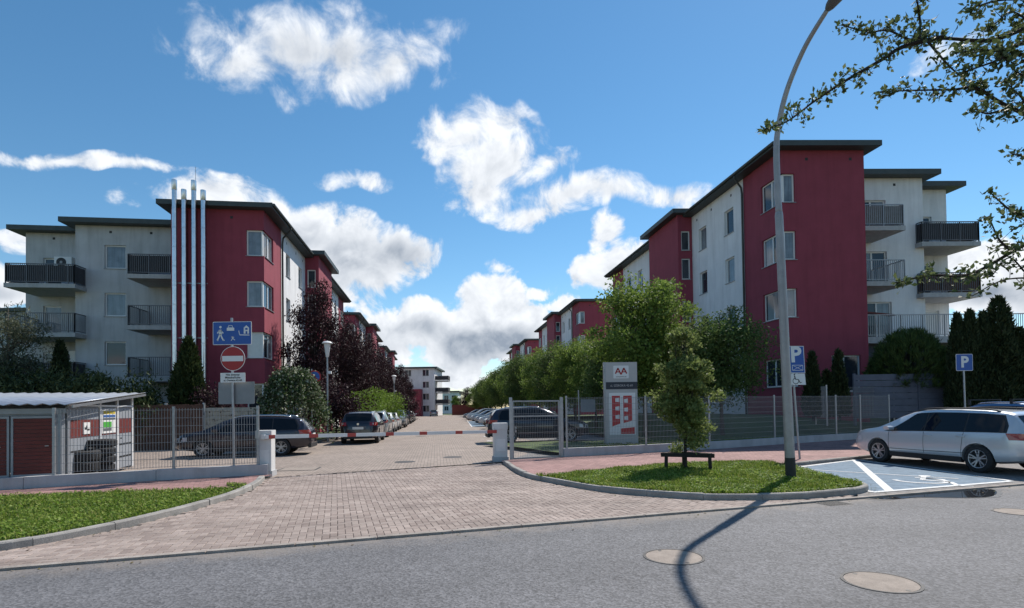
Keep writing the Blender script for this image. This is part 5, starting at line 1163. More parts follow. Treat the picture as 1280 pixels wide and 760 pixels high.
def side_pt(S_, x, t):
    s = car_section(S_, x); a, b = s[8], s[9]; return Vector((x, a[0]+(b[0]-a[0])*t, a[1]+(b[1]-a[1])*t))
def make_car(kind, pm, label, loc, heading, seed=0, rails=False, plate_=True, group=None, simple=False, emblem=False):
    S_ = SHAPES[kind]; L2 = S_['L']/2; rnd = random.Random(seed)
    root = thing('parked_car', label, 'car', (0, 0, 0), 0, group); root.location = (loc[0], loc[1], loc[2] if len(loc) > 2 else .02); root.rotation_euler = (0, 0, heading)
    B = lambda mb, nm, m, par=None, sm=False: mb.build(nm, m, par or root, sm, local=True)
    key = kind
    if key not in CARMESH:
        xs = sorted({round(x, 4) for x in np.linspace(-L2, L2, 61)}|{t[0] for t in S_['top']}); mb = MB(); rings = []
        for x in xs:
            h = car_section(S_, x); full = [(x, y, z) for y, z in h]+[(x, -y, z) for y, z in reversed(h[1:-1])]
            rings.append(full)
        n = len(rings[0]); V = [p for r_ in rings for p in r_]; Fc = []
        for i in range(len(xs)-1):
            for j in range(n): Fc.append((i*n+j, i*n+(j+1) % n, (i+1)*n+(j+1) % n, (i+1)*n+j))
        Fc.append(tuple(range(n))); Fc.append(tuple(reversed([(len(xs)-1)*n+j for j in range(n)])))
        mb.add(V, Fc); tmp = mb.build('tmp', pm); bm = bmesh.new(); bm.from_mesh(tmp.data); bmesh.ops.recalc_face_normals(bm, faces=bm.faces); bm.to_mesh(tmp.data); bm.free()
        cut = MB()
        for sx_ in (-1, 1):
            for sy_ in (-1, 1):
                y0, y1 = sorted((sy_*(S_['W']/2-.30), sy_*(S_['W']/2+.2))); k = 28; r_ = S_['wr']+.045; cx_ = sx_*S_['wb']/2
                ring = [(cx_+r_*math.cos(2*math.pi*i/k), S_['wr']+r_*math.sin(2*math.pi*i/k)) for i in range(k)]
                cut.add([(a, y0, b) for a, b in ring]+[(a, y1, b) for a, b in ring], [tuple(range(k)), tuple(reversed(range(k, 2*k)))]+[(i, k+i, k+(i+1) % k, (i+1) % k) for i in range(k)])
        co = cut.build('tmpc', M_BLACK); bm = bmesh.new(); bm.from_mesh(co.data); bmesh.ops.recalc_face_normals(bm, faces=bm.faces); bm.to_mesh(co.data); bm.free()
        md = tmp.modifiers.new('b', 'BOOLEAN'); md.object = co; md.operation = 'DIFFERENCE'; md.solver = 'EXACT'
        try: md.material_mode = 'TRANSFER'
        except Exception: pass
        dg = bpy.context.evaluated_depsgraph_get(); me = bpy.data.meshes.new_from_object(tmp.evaluated_get(dg))
        bpy.data.objects.remove(tmp); bpy.data.objects.remove(co)
        me.polygons.foreach_set('use_smooth', [True]*len(me.polygons)); me.set_sharp_from_angle(angle=R(38)); CARMESH[key] = me
    me = CARMESH[key].copy(); me.name = 'body'; me.materials.clear(); me.materials.append(pm); me.materials.append(M_BLACK); body = link('body', me, root)
    # side windows
    d0, d1 = S_['dlo']; cuts = [d0]+sorted(S_['pil'])+[d1]
    for sy_ in (-1, 1):
        N = 26; mb = MB(); lo, hi = [], []
        for k in range(N+1):
            x = d0-.03+(d1-d0+.07)*k/N; s = side_pt(S_, x, .02); tm = .96*min(1, max(.03, (d1+.06-x)/max(.01, d1+.03-S_['roof_f']))) if x > S_['roof_f']+.03 else .96*min(1, .45+(x-d0+.03)/.22)
            q = side_pt(S_, x, tm); lo.append(Vector((s.x, (s.y+.003)*sy_, s.z))); hi.append(Vector((q.x, (q.y+.003)*sy_, q.z+.001)))
        B(mb.add(lo+hi, [(k, k+1, N+2+k, N+1+k) if sy_ < 0 else (k+1, k, N+1+k, N+2+k) for k in range(N)]), 'window_trim', M_TRIM, None, True)
        for i, (a, b) in enumerate(zip(cuts, cuts[1:])):
            a2, b2 = a+.02, b-.02; N = 14; mb = MB(); lo, hi = [], []
            for k in range(N+1):
                x = a2+(b2-a2)*k/N; tmax = .93
                s = side_pt(S_, x, .06); 
                if i == len(cuts)-2: tmax = .93*min(1, max(.06, (b2-x)/max(.01, (b2-S_['roof_f']-.05)))) if x > S_['roof_f']+.05 else .93
                if i == 0: tmax = .93*min(1, .45+(x-a2)/.22)
                tmax = max(tmax, .08); q = side_pt(S_, x, tmax)
                lo.append(Vector((s.x, (s.y+.006)*sy_, s.z))); hi.append(Vector((q.x, (q.y+.006)*sy_, q.z+.002)))
            V = lo+hi; F_ = [(k, k+1, N+2+k, N+1+k) if sy_ < 0 else (k+1, k, N+1+k, N+2+k) for k in range(N)]
            B(mb.add(V, F_), 'side_window', M_CGLASS, None, True)
    # windscreen and rear window
    def top_glass(x0, x1, nm, n=8, wf=.93):
        mb = MB(); rows = []
        for k in range(n+1):
            x = x0+(x1-x0)*k/n; s = car_section(S_, x); sl_ = (interp(S_['top'], x+.03)-interp(S_['top'], x-.03))/.06; nv = Vector((-sl_, 0, 1)).normalized()*.007
            pts_ = [(s[10][0]*wf/.93*.97, s[10][1]), (s[11][0], s[11][1]), (s[12][0], s[12][1]), (0, s[13][1])]
            row = [Vector((x, y, z))+nv for y, z in pts_]+[Vector((x, -y, z))+nv for y, z in reversed(pts_[:-1])]; rows.append(row)
        m = len(rows[0]); V = [p for r_ in rows for p in r_]; F_ = [(i*m+j, (i+1)*m+j, (i+1)*m+j+1, i*m+j+1) for i in range(n) for j in range(m-1)]
        return B(mb.add(V, F_), nm, M_CGLASS, None, True)
    top_glass(S_['roof_f']+.12, S_['cowl']-.06, 'windscreen'); top_glass(S_['rg'][0], S_['rg'][1], 'rear_window')
    # sills, bumpers, seams, mirrors, handles
    for sy_ in (-1, 1):
        w = S_['W']/2; mb = MB(); a, b = -S_['wb']/2+S_['wr']+.05, S_['wb']/2-S_['wr']-.05
        mb.hexa([(a, sy_*(w-.12), .20), (b, sy_*(w-.12), .20), (b, sy_*(w-.015), .22), (a, sy_*(w-.015), .22), (a, sy_*(w-.12), .34), (b, sy_*(w-.12), .34), (b, sy_*(w-.004), .34), (a, sy_*(w-.004), .34)]); B(mb, 'sill', M_TRIM)
        mb = MB()
        for x in (d1-.12, sorted(S_['pil'])[1], sorted(S_['pil'])[0]+.02):
            s = car_section(S_, x); mb.tube([(x+.10*(1-k/7) if x < -.8 else x, sy_*(s[k][0]+.001), s[k][1]) for k in (3, 4, 5, 6, 7, 8)], .0055, 4)
        a, b = d0+.25, d1-.12; pth = [];
        for k in range(12): x = a+(b-a)*k/11; s = car_section(S_, x); pth.append((x, sy_*(s[4][0]+.0015), s[4][1]-.06))
        mb.tube(pth, .0055, 4); B(mb, 'door_seams', M_TRIM)
        for x in (sorted(S_['pil'])[1]-.22, sorted(S_['pil'])[0]-.05+.02):
            s = car_section(S_, x); B(MB().tube([(x-.01, sy_*(s[7][0]+.012), s[7][1]-.01), (x+.1, sy_*(s[7][0]+.025), s[7][1]-.01), (x+.20, sy_*(s[7][0]+.012), s[7][1]-.01)], .016, 6), 'door_handle', pm, None, True)
        q = side_pt(S_, d1-.22, .06); mb = MB(); prof = [(-.08, .05), (-.05, .09), (.04, .10), (.10, .06)]
        V = []; 
        for (dx, hh) in prof: V += [(q.x+dx, sy_*(q.y+.03), q.z+.03), (q.x+dx, sy_*(q.y+.20), q.z+.03), (q.x+dx, sy_*(q.y+.21), q.z+.03+hh), (q.x+dx, sy_*(q.y+.03), q.z+.03+hh)]
        F_ = [(i*4+j, i*4+(j+1) % 4, (i+1)*4+(j+1) % 4, (i+1)*4+j) for i in range(3) for j in range(4)]+[(3, 2, 1, 0), (12, 13, 14, 15)]
        B(mb.add(V, F_), 'mirror', pm, None, 50)
        mb = MB().bar((q.x, sy_*(q.y-.01), q.z+.03), (q.x, sy_*(q.y+.06), q.z+.05), .05, .04); B(mb, 'mirror_foot', M_TRIM)
        # lights
        zl0, zl1 = S_['rear_light']; xz = lambda z: interp(sorted((b_, a_) for a_, b_ in S_['top'] if a_ < -L2+.5), z)
        def yz(x, z): h = car_section(S_, x); return interp(sorted([(p[1], p[0]) for p in h[3:10]]), z)
        V = []
        for z in (zl0, zl1):
            x0 = xz(z)-.018; yo = yz(x0+.16, zl0); yo3 = yz(x0+.34, zl0)
            V += [(x0, sy_*S_['W']*.30, z), (x0+.004, sy_*(yo-.13), z), (x0+.035, sy_*(yo-.035), z), (x0+.09, sy_*(yo+.012), z), (x0+.17, sy_*(yo+.022), z), (x0+.36, sy_*(yo3+.016), z), (x0+.36, sy_*(yo3-.06), z), (x0+.12, sy_*S_['W']*.30, z)]
        tl = B(MB().add(V, [tuple(range(8)), tuple(range(15, 7, -1))]+[(i, (i+1) % 8, 8+(i+1) % 8, 8+i) for i in range(8)]), 'tail_light', M_TAIL)
        x0 = xz(zl1)-.012; B(MB().hexa([(x0-.022, sy_*S_['W']*.315, zl0+.05), (x0-.022, sy_*(S_['W']*.40), zl0+.05), (x0+.05, sy_*(S_['W']*.40), zl0+.05), (x0+.05, sy_*S_['W']*.315, zl0+.05), (x0-.008, sy_*S_['W']*.315, zl1-.03), (x0-.008, sy_*(S_['W']*.40), zl1-.03), (x0+.05, sy_*(S_['W']*.40), zl1-.03), (x0+.05, sy_*S_['W']*.315, zl1-.03)]), 'reversing_lamp', M_TAILW, tl)
        mb = MB(); V = []; zh = interp(S_['belt'], L2-.25)-.02
        for x in (L2-.50, L2-.35, L2-.2, L2-.09, L2-.045):
            for z in (zh-.14, zh-.06, zh+.02): h = car_section(S_, x); yv = interp(sorted([(p[1], p[0]) for p in h[3:10]]), z-.1*(x-(L2-.5))); V.append((x, sy_*(yv+.006), z-.1*(x-(L2-.5))))
        B(mb.add(V, [(i*3+j, i*3+j+1, (i+1)*3+j+1, (i+1)*3+j) for i in range(4) for j in range(2)]), 'headlight', M_HEAD, None, True)
        if rails: 
            xs_ = np.linspace(S_['roof_r']+.25, S_['roof_f']+.05, 9); B(MB().tube([(x, sy_*(car_section(S_, x)[10][0]-.02), car_section(S_, x)[10][1]+(.045 if 0 < k < 8 else .01)) for k, x in enumerate(xs_)], .018, 6), 'roof_rail', M_TRIM if rails == 2 else M_CHROME, None, True)
    B(MB().box(-L2-.012, -L2+.1, -S_['W']/2*.72, S_['W']/2*.72, .27, .42), 'rear_bumper_trim', M_TRIM)
    B(MB().box(L2-.1, L2+.008, -S_['W']/2*.55, S_['W']/2*.55, .30, .50), 'grille', M_TRIM)
    zp = .80 if kind != 'suv' else .84
    B(MB().box(-L2-.014, -L2+.02, -.26, .26, zp-.115, zp), 'number_plate', M_PLATE)
    if emblem: B(MB().cyl((-L2+.02, 0, zp+.14), (0, 1, 0), (0, 0, 1), (-.03, 0, 0), .055, 14), 'emblem', M_CHROME)
    # wheels
    wr = S_['wr']; n_sp = 5
    for sx_ in (-1, 1):
        for sy_ in (-1, 1):
            c = Vector((sx_*S_['wb']/2, sy_*(S_['W']/2-.115), wr)); wh = thing_part('wheel', root, c)
            if sx_ == 1 and sy_ == 1 or ('t', kind) not in CARMESH:
                w = .205; pr = [(wr*.66, -w*.42), (wr*.72, -w*.5), (wr*.93, -w*.47), (wr, -w*.34), (wr, w*.34), (wr*.93, w*.47), (wr*.72, w*.5), (wr*.66, w*.42)]
                if ('t', kind) not in CARMESH:
                    t_ = MB().lathe(pr, (0, 0, 0), 'y', 30, closed=True).build('tyre', M_RUB, wh, 40, local=True); CARMESH[('t', kind)] = t_.data
                    mb = MB(); rr = wr*.67
                    mb.lathe([(rr, .09), (rr*.93, .085), (rr*.90, .04)], (0, 0, 0), 'y', 30)
                    mb.lathe([(.001, .068), (.055, .066), (.06, .03)], (0, 0, 0), 'y', 16)
                    for k in range(n_sp):
                        for da in (-.20, .20):
                            a = 2*math.pi*k/n_sp+.3; p0 = Vector((math.cos(a+da*.6)*.04, .055, math.sin(a+da*.6)*.04)); p1 = Vector((math.cos(a+da)*rr*.92, .075, math.sin(a+da)*rr*.92)); mb.bar(p0, p1, .035, .03)
                    r_ = mb.build('rim', M_RIM, wh, 40, local=True); CARMESH[('r', kind)] = r_.data
                    d_ = MB().cyl((0, .0, 0), (1, 0, 0), (0, 0, 1), (0, .03, 0), rr, 24).build('brake_disc', M_BLACK, wh, local=True); CARMESH[('d', kind)] = d_.data
                    if sy_ < 0: wh.rotation_euler = (0, 0, math.pi)
                    continue
            for nm, kk in (('tyre', 't'), ('rim', 'r'), ('brake_disc', 'd')): link(nm, CARMESH[(kk, kind)], wh)
            if sy_ < 0: wh.rotation_euler = (0, 0, math.pi)
    return root
CARMESH = {}
def thing_part(name, parent, loc):
    mb = MB().cyl((0, -.10, 0), (1, 0, 0), (0, 0, 1), (0, .05, 0), .08, 10); o = mb.build(name, M_BLACK, parent, local=True); o.location = loc; return o
SILV = paint('silver', (.60, .62, .65), .35, .28); NAVY = paint('navy', (.012, .014, .028), .2, .3); BLK = paint('black', (.010, .010, .012), .1, .3); WHT = paint('white', (.66, .67, .67), .0, .35); GRY = paint('grey', (.16, .18, .20), .5, .3); LSIL = paint('light_silver', (.40, .43, .45), .5, .3); LBLU = paint('sky_blue', (.04, .12, .27), .2, .35); DGRN = paint('dark_teal', (.03, .05, .055), .3, .3); AUB = paint('aubergine', (.014, .009, .018), .2, .3)
def hd(dx, dy): return math.atan2(dy, dx)
make_car('wagon', SILV, 'silver estate car with alloy wheels beside the blue bay', (11.52, 14.55, .014), hd(-.215, .977), 1, rails=2)
bc = make_car('suv', LBLU, 'blue car with roof bars parked behind the silver estate', (14.95, 17.1, .014), hd(-.215, .977), 2, rails=1)
for dx in (-.9, .3): 
    s = car_section(SHAPES['wagon'], dx); MB().bar((dx, -.62, 1.725), (dx, .62, 1.725), .09, .03).build('roof_bar', M_TRIM, bc, local=True)
    for sy_ in (-1, 1): MB().bar((dx, sy_*.6, 1.56), (dx, sy_*.6, 1.72), .06).build('bar_foot', M_TRIM, bc, local=True)
make_car('wagon', AUB, 'dark aubergine estate car parked nose to the board fence', (-10.15, 21.3, .02), hd(-.985, -.17), 3, rails=1)
make_car('hatch', DGRN, 'dark car half hidden behind the shed', (-15.2, 19.2, .02), hd(-.8, .6), 4)
GL = 'cars parked along the kerb under the plum trees'
def left_car(Y, kind, pm, label, dx=0, rev=False, **k):
    x = -7.85-.1368*(Y-27.0)+dx; make_car(kind, pm, label, (x, Y+SHAPES[kind]['L']/2, .02), hd(-SD.x, -SD.y) if rev else hd(SD.x, SD.y), int(Y), group=GL, **k)
left_car(26.9, 'suv', AUB, 'dark purple crossover first in the kerbside row by the park lamp', emblem=True)
left_car(32.6, 'suv', LSIL, 'pale silver van-like car second in the kerbside row', rails=1)
left_car(38.4, 'hatch', WHT, 'white hatchback third in the kerbside row')
left_car(43.6, 'hatch', WHT, 'white hatchback fourth in the kerbside row')
left_car(49.2, 'suv', GRY, 'grey crossover facing the barrier in the kerbside row', .1, True)
left_car(56, 'hatch', BLK, 'black hatchback sixth in the kerbside row'); left_car(62, 'suv', AUB, 'dark red crossover seventh in the kerbside row'); left_car(68.5, 'wagon', LSIL, 'silver estate eighth in the kerbside row'); left_car(75, 'hatch', WHT, 'white hatchback last in the kerbside row')
GR = 'cars parked square to the street under the green trees'
def right_car(Y, kind, pm, label, xr, out=True, **k):
    L2 = SHAPES[kind]['L']/2; c = Vector((xr-.1368*(Y-27), Y, 0))+SN*L2; h = hd(-SN.x, -SN.y) if out else hd(SN.x, SN.y); return make_car(kind, pm, label, (c.x, c.y, .024), h, int(Y)+100, group=GR, **k)
nv = right_car(26.8, 'suv', NAVY, 'navy blue crossover parked nose in behind the steel gate', -1.1, False, rails=1); nv.scale = (1.08, 1.05, 1.04)
right_car(38.0, 'wagon', GRY, 'dark grey estate facing the street behind the navy crossover', .0, True, rails=1)
right_car(41.2, 'suv', LSIL, 'silver crossover facing the street, second behind the navy crossover', .2); right_car(44.6, 'hatch', BLK, 'black hatchback facing the street, third behind the navy crossover', .1)
right_car(50.5, 'hatch', WHT, 'white hatchback facing the street past the black hatchback', .1); right_car(56.5, 'wagon', LSIL, 'silver estate facing the street past the white hatchback', .2); right_car(63.5, 'hatch', LSIL, 'pale silver hatchback facing the street far along the row', .2); right_car(72, 'suv', WHT, 'white crossover facing the street far along the row', .2); right_car(82, 'hatch', GRY, 'grey hatchback facing the street at the far end of the row', .2)
make_car('hatch', GRY, 'small grey car at the very end of the street', (-17.3, 122, .02), hd(SD.x, SD.y), 9)
# ================================================================== TREES AND PLANTS
def unit(n):
    v = rng.normal(size=(n, 3)); return v/np.linalg.norm(v, axis=1)[:, None]
def leaves(C, size, up=.4, droop=0.0, aspect=.55, out=None):
    """diamond leaves folded on the midrib, two faces each"""
    n = len(C); t = unit(n)
    if out is not None: t = t*.7+out
    t[:, 2] += up-droop; t /= np.linalg.norm(t, axis=1)[:, None]
    s = np.cross(t, unit(n)); s /= np.linalg.norm(s, axis=1)[:, None]+1e-9; nn = np.cross(s, t)
    L = (size*(.6+.8*rng.random(n)))[:, None]; w = L*aspect*.5
    a = C; b = C+t*L*.45+s*w+nn*L*.08; c = C+t*L; d = C+t*L*.45-s*w+nn*L*.08
    V = np.stack([a, b, c, d], 1).reshape(-1, 3); return V, np.arange(4*n).reshape(n, 4)
def branchy(mb, base, ends, r0, hub, n=7):
    base = Vector(base)
    for e in ends:
        e = Vector(e); st = base.lerp(Vector(hub), random.uniform(.45, 1.0)); m = st.lerp(e, .5)+Vector((random.uniform(-.1, .1), random.uniform(-.1, .1), .12*(e-st).length))
        mb.tube([st, m, e], [r0*.42, r0*.25, r0*.07], n-2)
def tree_mesh(name, h, crown_r, crown_z0, nclump, nleaf, size, mat, bark, trunk_r=.12, seed=1, clump=.32, shell=.55, top_taper=.8, aspect=.55, lean=0.0, flat=1.0, up=.3):
    """returns (trunk mesh, crown mesh) centred on the trunk foot"""
    global rng; rng = np.random.default_rng(seed); random.seed(seed)
    cz = (h+crown_z0)/2; hz = (h-crown_z0)/2; ends = []
    while len(ends) < nclump:
        v = unit(1)[0]*(shell+(1-shell)*rng.random()); z = v[2]; k = 1-(1-top_taper)*max(0, z)-(.25*max(0, -z-.5))
        ends.append((v[0]*crown_r*k*(.8+.35*rng.random()), v[1]*crown_r*k*(.8+.35*rng.random()), cz+z*hz*.93))
    E = np.array(ends); mb = MB(); hub = (0, 0, crown_z0+(h-crown_z0)*.6)
    mb.tube([(0, 0, -.1), (.02, .01, crown_z0*.5), (-.01, .02, crown_z0), hub, (0, 0, h*.95)], [trunk_r*1.25, trunk_r, trunk_r*.85, trunk_r*.5, trunk_r*.1], 9)
    branchy(mb, (0, 0, crown_z0), ends, trunk_r, hub)
    tr = mb.build(name+'_t', bark, None, True)
    per = nleaf//nclump; cr = clump*crown_r*(.6+.8*rng.random(nclump)); C = []
    for e, r_ in zip(E, cr):
        p = rng.normal(size=(per, 3)); p /= np.maximum(1e-6, np.linalg.norm(p, axis=1))[:, None]; p *= (rng.random(per)**.45)[:, None]*r_*1.25; p[:, 2] *= .72*flat; C.append(e+p)
    # leaves along the limbs too
    C = np.concatenate(C); V, Q_ = leaves(C, size, up=up, aspect=aspect); cr_o = fast_mesh(name+'_c', V, Q_, mat)
    m1, m2 = tr.data, cr_o.data; bpy.data.objects.remove(tr); bpy.data.objects.remove(cr_o); return m1, m2
def place_tree(name, label, meshes, loc, scale=1.0, rz=0.0, group=None, cat='tree', sz=None):
    t = thing(name, label, cat, loc, rz, group, world=False); t.scale = (scale, scale, sz or scale); tr = link('trunk', meshes[0], t); c = link('crown', meshes[1], t); return t
# right hand maples
MAPLE = [tree_mesh('m%d' % k, 7.6, 2.35, 1.5, 95, 20000, .15, L_GREEN, M_BARK, .11, 20+k, .27, .45, .62) for k in range(2)]
DARK = tree_mesh('dk', 6.4, 2.1, 1.2, 80, 26000, .13, L_DARKG, M_BARK, .1, 31, .38, .4, .8)
def gz(x, y): return bank_z(x, y)
q = AT(806, 500, 25.5); place_tree('maple_tree', 'broad light green maple behind the totem', MAPLE[0], (q.x, q.y, gz(q.x, q.y)), 1.02, .4, 'green trees along the street beyond the totem')
q = AT(902, 500, 24.2); place_tree('deciduous_tree', 'round dark green tree against the white wall of the block with the terrace', DARK, (q.x, q.y, gz(q.x, q.y)-.1), .90, 1.0, 'green trees along the street beyond the totem')
nth = ['second', 'third', 'fourth', 'fifth', 'sixth', 'seventh', 'eighth', 'ninth', 'tenth', 'eleventh', 'twelfth', 'thirteenth', 'fourteenth', 'fifteenth']
for k, Y in enumerate((31.5, 36.5, 42, 47, 52.5, 58, 64, 70, 77, 84, 92, 101, 111, 122)):
    x = 6.5-.1368*(Y-30); mm = [MAPLE[0], DARK, MAPLE[1]][(k*2+1) % 3]; sc = (6.4, 6.5, 7.0, 7.4, 7.6, 7.9, 8.1, 8.2, 8.2, 8.3, 8.2, 8.4, 8.4, 8.5)[k]/(6.4 if mm is DARK else 7.6)
    place_tree('street_tree', nth[k]+' green tree from the totem in the street row', mm, (x+random.uniform(-.3, .3), Y, .05), sc, k*1.7, 'green trees along the street beyond the totem')
# purple plums on the left
PURP = [tree_mesh('p%d' % k, 8.6, 2.2, .7, 70, 17000, .13, L_PURP, M_DBARK, .12, 50+k, .30, .45, .50) for k in range(2)]
for k, (px, Y, pt_) in enumerate(((394, 33.5, 340), (430, 39, 388), (447, 45, 398), (461, 51.5, 412), (474, 59, 430), (486, 68, 441), (497, 78, 452), (507, 90, 463))):
    q = AT(px, 500, Y); h = AT(px, pt_, Y).z; place_tree('plum_tree', ('tallest dark purple plum tree beside the park lamp' if k == 0 else nth[k-1]+' purple plum tree from the park lamp in the row'), PURP[k % 2], (q.x, Y, .05), max(.72, .82*h/8.6)*(1.0 if k else .84), k*2.1, 'dark purple plum trees along the block with steel flues', sz=h/8.6)
# low purple skirt shrubs and lime shrubs under the plums
SHR = tree_mesh('sh', 2.4, 1.3, .15, 34, 6000, .10, L_LIME, M_BARK, .05, 61, .4, .4, .8); SHP = tree_mesh('shp', 2.6, 1.3, .15, 34, 6000, .10, L_PURP, M_DBARK, .05, 62, .4, .4, .8)
for (px, Y, ph, pw, mm, lb) in ((460, 37.5, 487, 0, SHR, 'bright lime green shrub under the purple trees by the parked cars'), (478, 45, 490, 0, SHR, 'smaller lime green shrub further along the parked cars'), (452, 33.5, 500, 0, SHR, 'low lime shrub just behind the purple crossover'), (420, 31, 478, 0, SHP, 'low purple shrub between the lamp and the parked cars'), (503, 64, 494, 0, SHP, 'far low purple shrub behind the parked cars')):
    q = AT(px, 500, Y); h = AT(px, ph, Y).z; place_tree('shrub', lb, mm, (q.x, Y, .05), h/2.4, Y, 'low shrubs under the purple trees', 'shrub')
# variegated weeping bush
def weeping(name, label, loc, r, h, n, mat, bark):
    global rng; rng = np.random.default_rng(77); t = thing(name, label, 'bush', loc, 0, None, world=False); mb = MB(); mb.tube([(0, 0, -.1), (.05, 0, h*.4), (0, 0, h*.8)], [.09, .07, .04], 8)
    C = []; D = []
    for k in range(150):
        a = rng.uniform(0, 2*np.pi); rr = r*(.35+.65*rng.random()**.6); top = h*(.82+.2*rng.random()); pts_ = []
        dr = .8+.5*rng.random()
        for i in range(9):
            u = i/8; pts_.append(((math.cos(a)*rr)*u**.7, (math.sin(a)*rr)*u**.7, top-(h*.92*dr)*max(0, u-.25)**1.35*(rr/r)-.0+.12*math.sin(u*3)))
        pts_ = [p for p in pts_ if p[2] > .15]
        if len(pts_) < 3: continue
        mb.tube(pts_, [.012*(1-.8*i/len(pts_)) for i in range(len(pts_))], 4, cap=False); P_ = np.array(pts_); m = n//150
        ii = rng.uniform(.8, len(P_)-1.001, m); f = ii.astype(int); q_ = P_[f]+(P_[f+1]-P_[f])*(ii-f)[:, None]; C.append(q_+rng.normal(size=(m, 3))*.09)
    mb.build('trunk', bark, t, True, local=True); C = np.concatenate(C); V, Q_ = leaves(C, .11, up=0, droop=.7, aspect=.7); fast_mesh('crown', V, Q_, mat, t); return t
q = AT(365, 530, 24.5); weeping('weeping_bush', 'weeping bush with white edged leaves beside the estate car', (q.x, 24.8, .05), 1.75, 3.35, 13000, L_VARI, M_BARK)
# thujas, conical
def thuja_mesh(h, r, n, mat, seed, pw=.75):
    global rng; rng = np.random.default_rng(seed); u = rng.random(n)**.72; a = rng.uniform(0, 2*np.pi, n); z = h*(1-u)*.0+h*(1-u**.9) if False else h*(1-u)
    lump = 1+.16*np.sin(a*3+z*2.2+seed)+.10*np.sin(a*7+z*5)
    rad = r*np.minimum(1, (1-z/h)**pw*1.12+.02)*lump*(.55+.45*rng.random(n)**.5); rad *= np.where(z < .25*h, .82+.18*z/(.25*h), 1)
    C = np.column_stack([np.cos(a)*rad, np.sin(a)*rad, z*.985+.05]); out = np.column_stack([np.cos(a)*.5, np.sin(a)*.5, np.full(n, .6)]); V, Q_ = leaves(C, .20, up=.5, aspect=.34, out=out); o = fast_mesh('th', V, Q_, mat); m2 = o.data; bpy.data.objects.remove(o)
    tr = MB().tube([(0, 0, -.1), (0, 0, h*.9)], [.07, .015], 7).build('tt', M_DBARK); m1 = tr.data; bpy.data.objects.remove(tr); return m1, m2
TH1 = thuja_mesh(4.6, .85, 12000, L_THUJ, 3, .7); TH2 = thuja_mesh(5.2, .78, 13000, L_THUJD, 5, .55); TH3 = thuja_mesh(2.4, .42, 4000, L_THUJD, 6, .7)
q = AT(236, 500, 27); place_tree('thuja', 'conical thuja in front of the steel flues', TH1, (q.x, 27, .05), 1.04*AT(236, 430, 27).z/4.6, 0, None, 'conifer')
q = AT(75, 500, 27.5); place_tree('thuja', 'slim dark thuja in front of the grey balconies', TH2, (q.x, 27.5, .05), .72, 1, None, 'conifer', sz=AT(75, 428, 27.5).z/5.2)
GT = 'dark thujas in the clump below the terrace'
for k, (px, pyt, Y, s) in enumerate(((1199, 392, 25.6, .62), (1215, 388, 25.4, .66), (1232, 390, 25.3, .66), (1251, 372, 25.2, 1.05), (1275, 410, 25.0, .9))):
    q = AT(px, 500, Y); h = AT(px, pyt, Y).z-.9; place_tree('thuja', ('slim dark thuja of the clump, at its end nearest the pine', 'slim dark thuja of the clump, second from the pine', 'slim dark thuja of the clump, beside the tallest one', 'tallest and widest dark thuja of the clump below the terrace', 'shorter dark thuja past the tallest one in the clump')[k], TH2, (q.x, Y, .9), s, k*1.3, GT, 'conifer', sz=h/5.2)
for k, (px, pyt) in enumerate(((1016, 443), (1049, 441), (1034, 465))):
    q = AT(px, 490, 25.6); h = AT(px, pyt, 25.6).z-1.0; place_tree('thuja', ('small dark thuja by the parking sign against the crimson wall', 'small dark thuja in front of the glazed ground floor door', 'smallest thuja between the two by the crimson wall')[k], TH3, (q.x, 25.6, 1.0), .9, k, 'small thujas against the crimson wall', 'conifer', sz=h/2.4)
# rounded pine: tufts of long needles
def pine(name, label, loc, rx, rz, nt, per):
    global rng; rng = np.random.default_rng(91); t = thing(name, label, 'bush', loc, 0, None, world=False); mb = MB(); mb.tube([(0, 0, -1.75), (0, 0, rz)], [.11, .05], 8); d = unit(nt); d[:, 2] = np.abs(d[:, 2])*1.25-.52; rad = .62+.38*rng.random(nt)**.6
    C0 = d*rad[:, None]*np.array([rx, rx*.9, rz]); C0[:, 2] += rz*.42; C0 = C0[C0[:, 2] > .05]
    for c in C0[::5]: mb.tube([(0, 0, rz*.25), tuple(c*.6), tuple(c)], [.03, .018, .008], 4, cap=False)
    mb.build('trunk', M_DBARK, t, True, local=True); C = np.repeat(C0, per, 0); out = np.repeat(C0/np.linalg.norm(C0, axis=1)[:, None], per, 0)*.75; C = C+rng.normal(size=C.shape)*.05; V, Q_ = leaves(C, .26, up=.45, aspect=.09, out=out); fast_mesh('crown', V, Q_, L_PINE, t); return t
q = AT(1137, 480, 27.8); pine('pine_bush', 'rounded green pine bush between the slat fence and the terrace', (q.x, 27.8, 2.35), 1.95, 2.55, 950, 30)
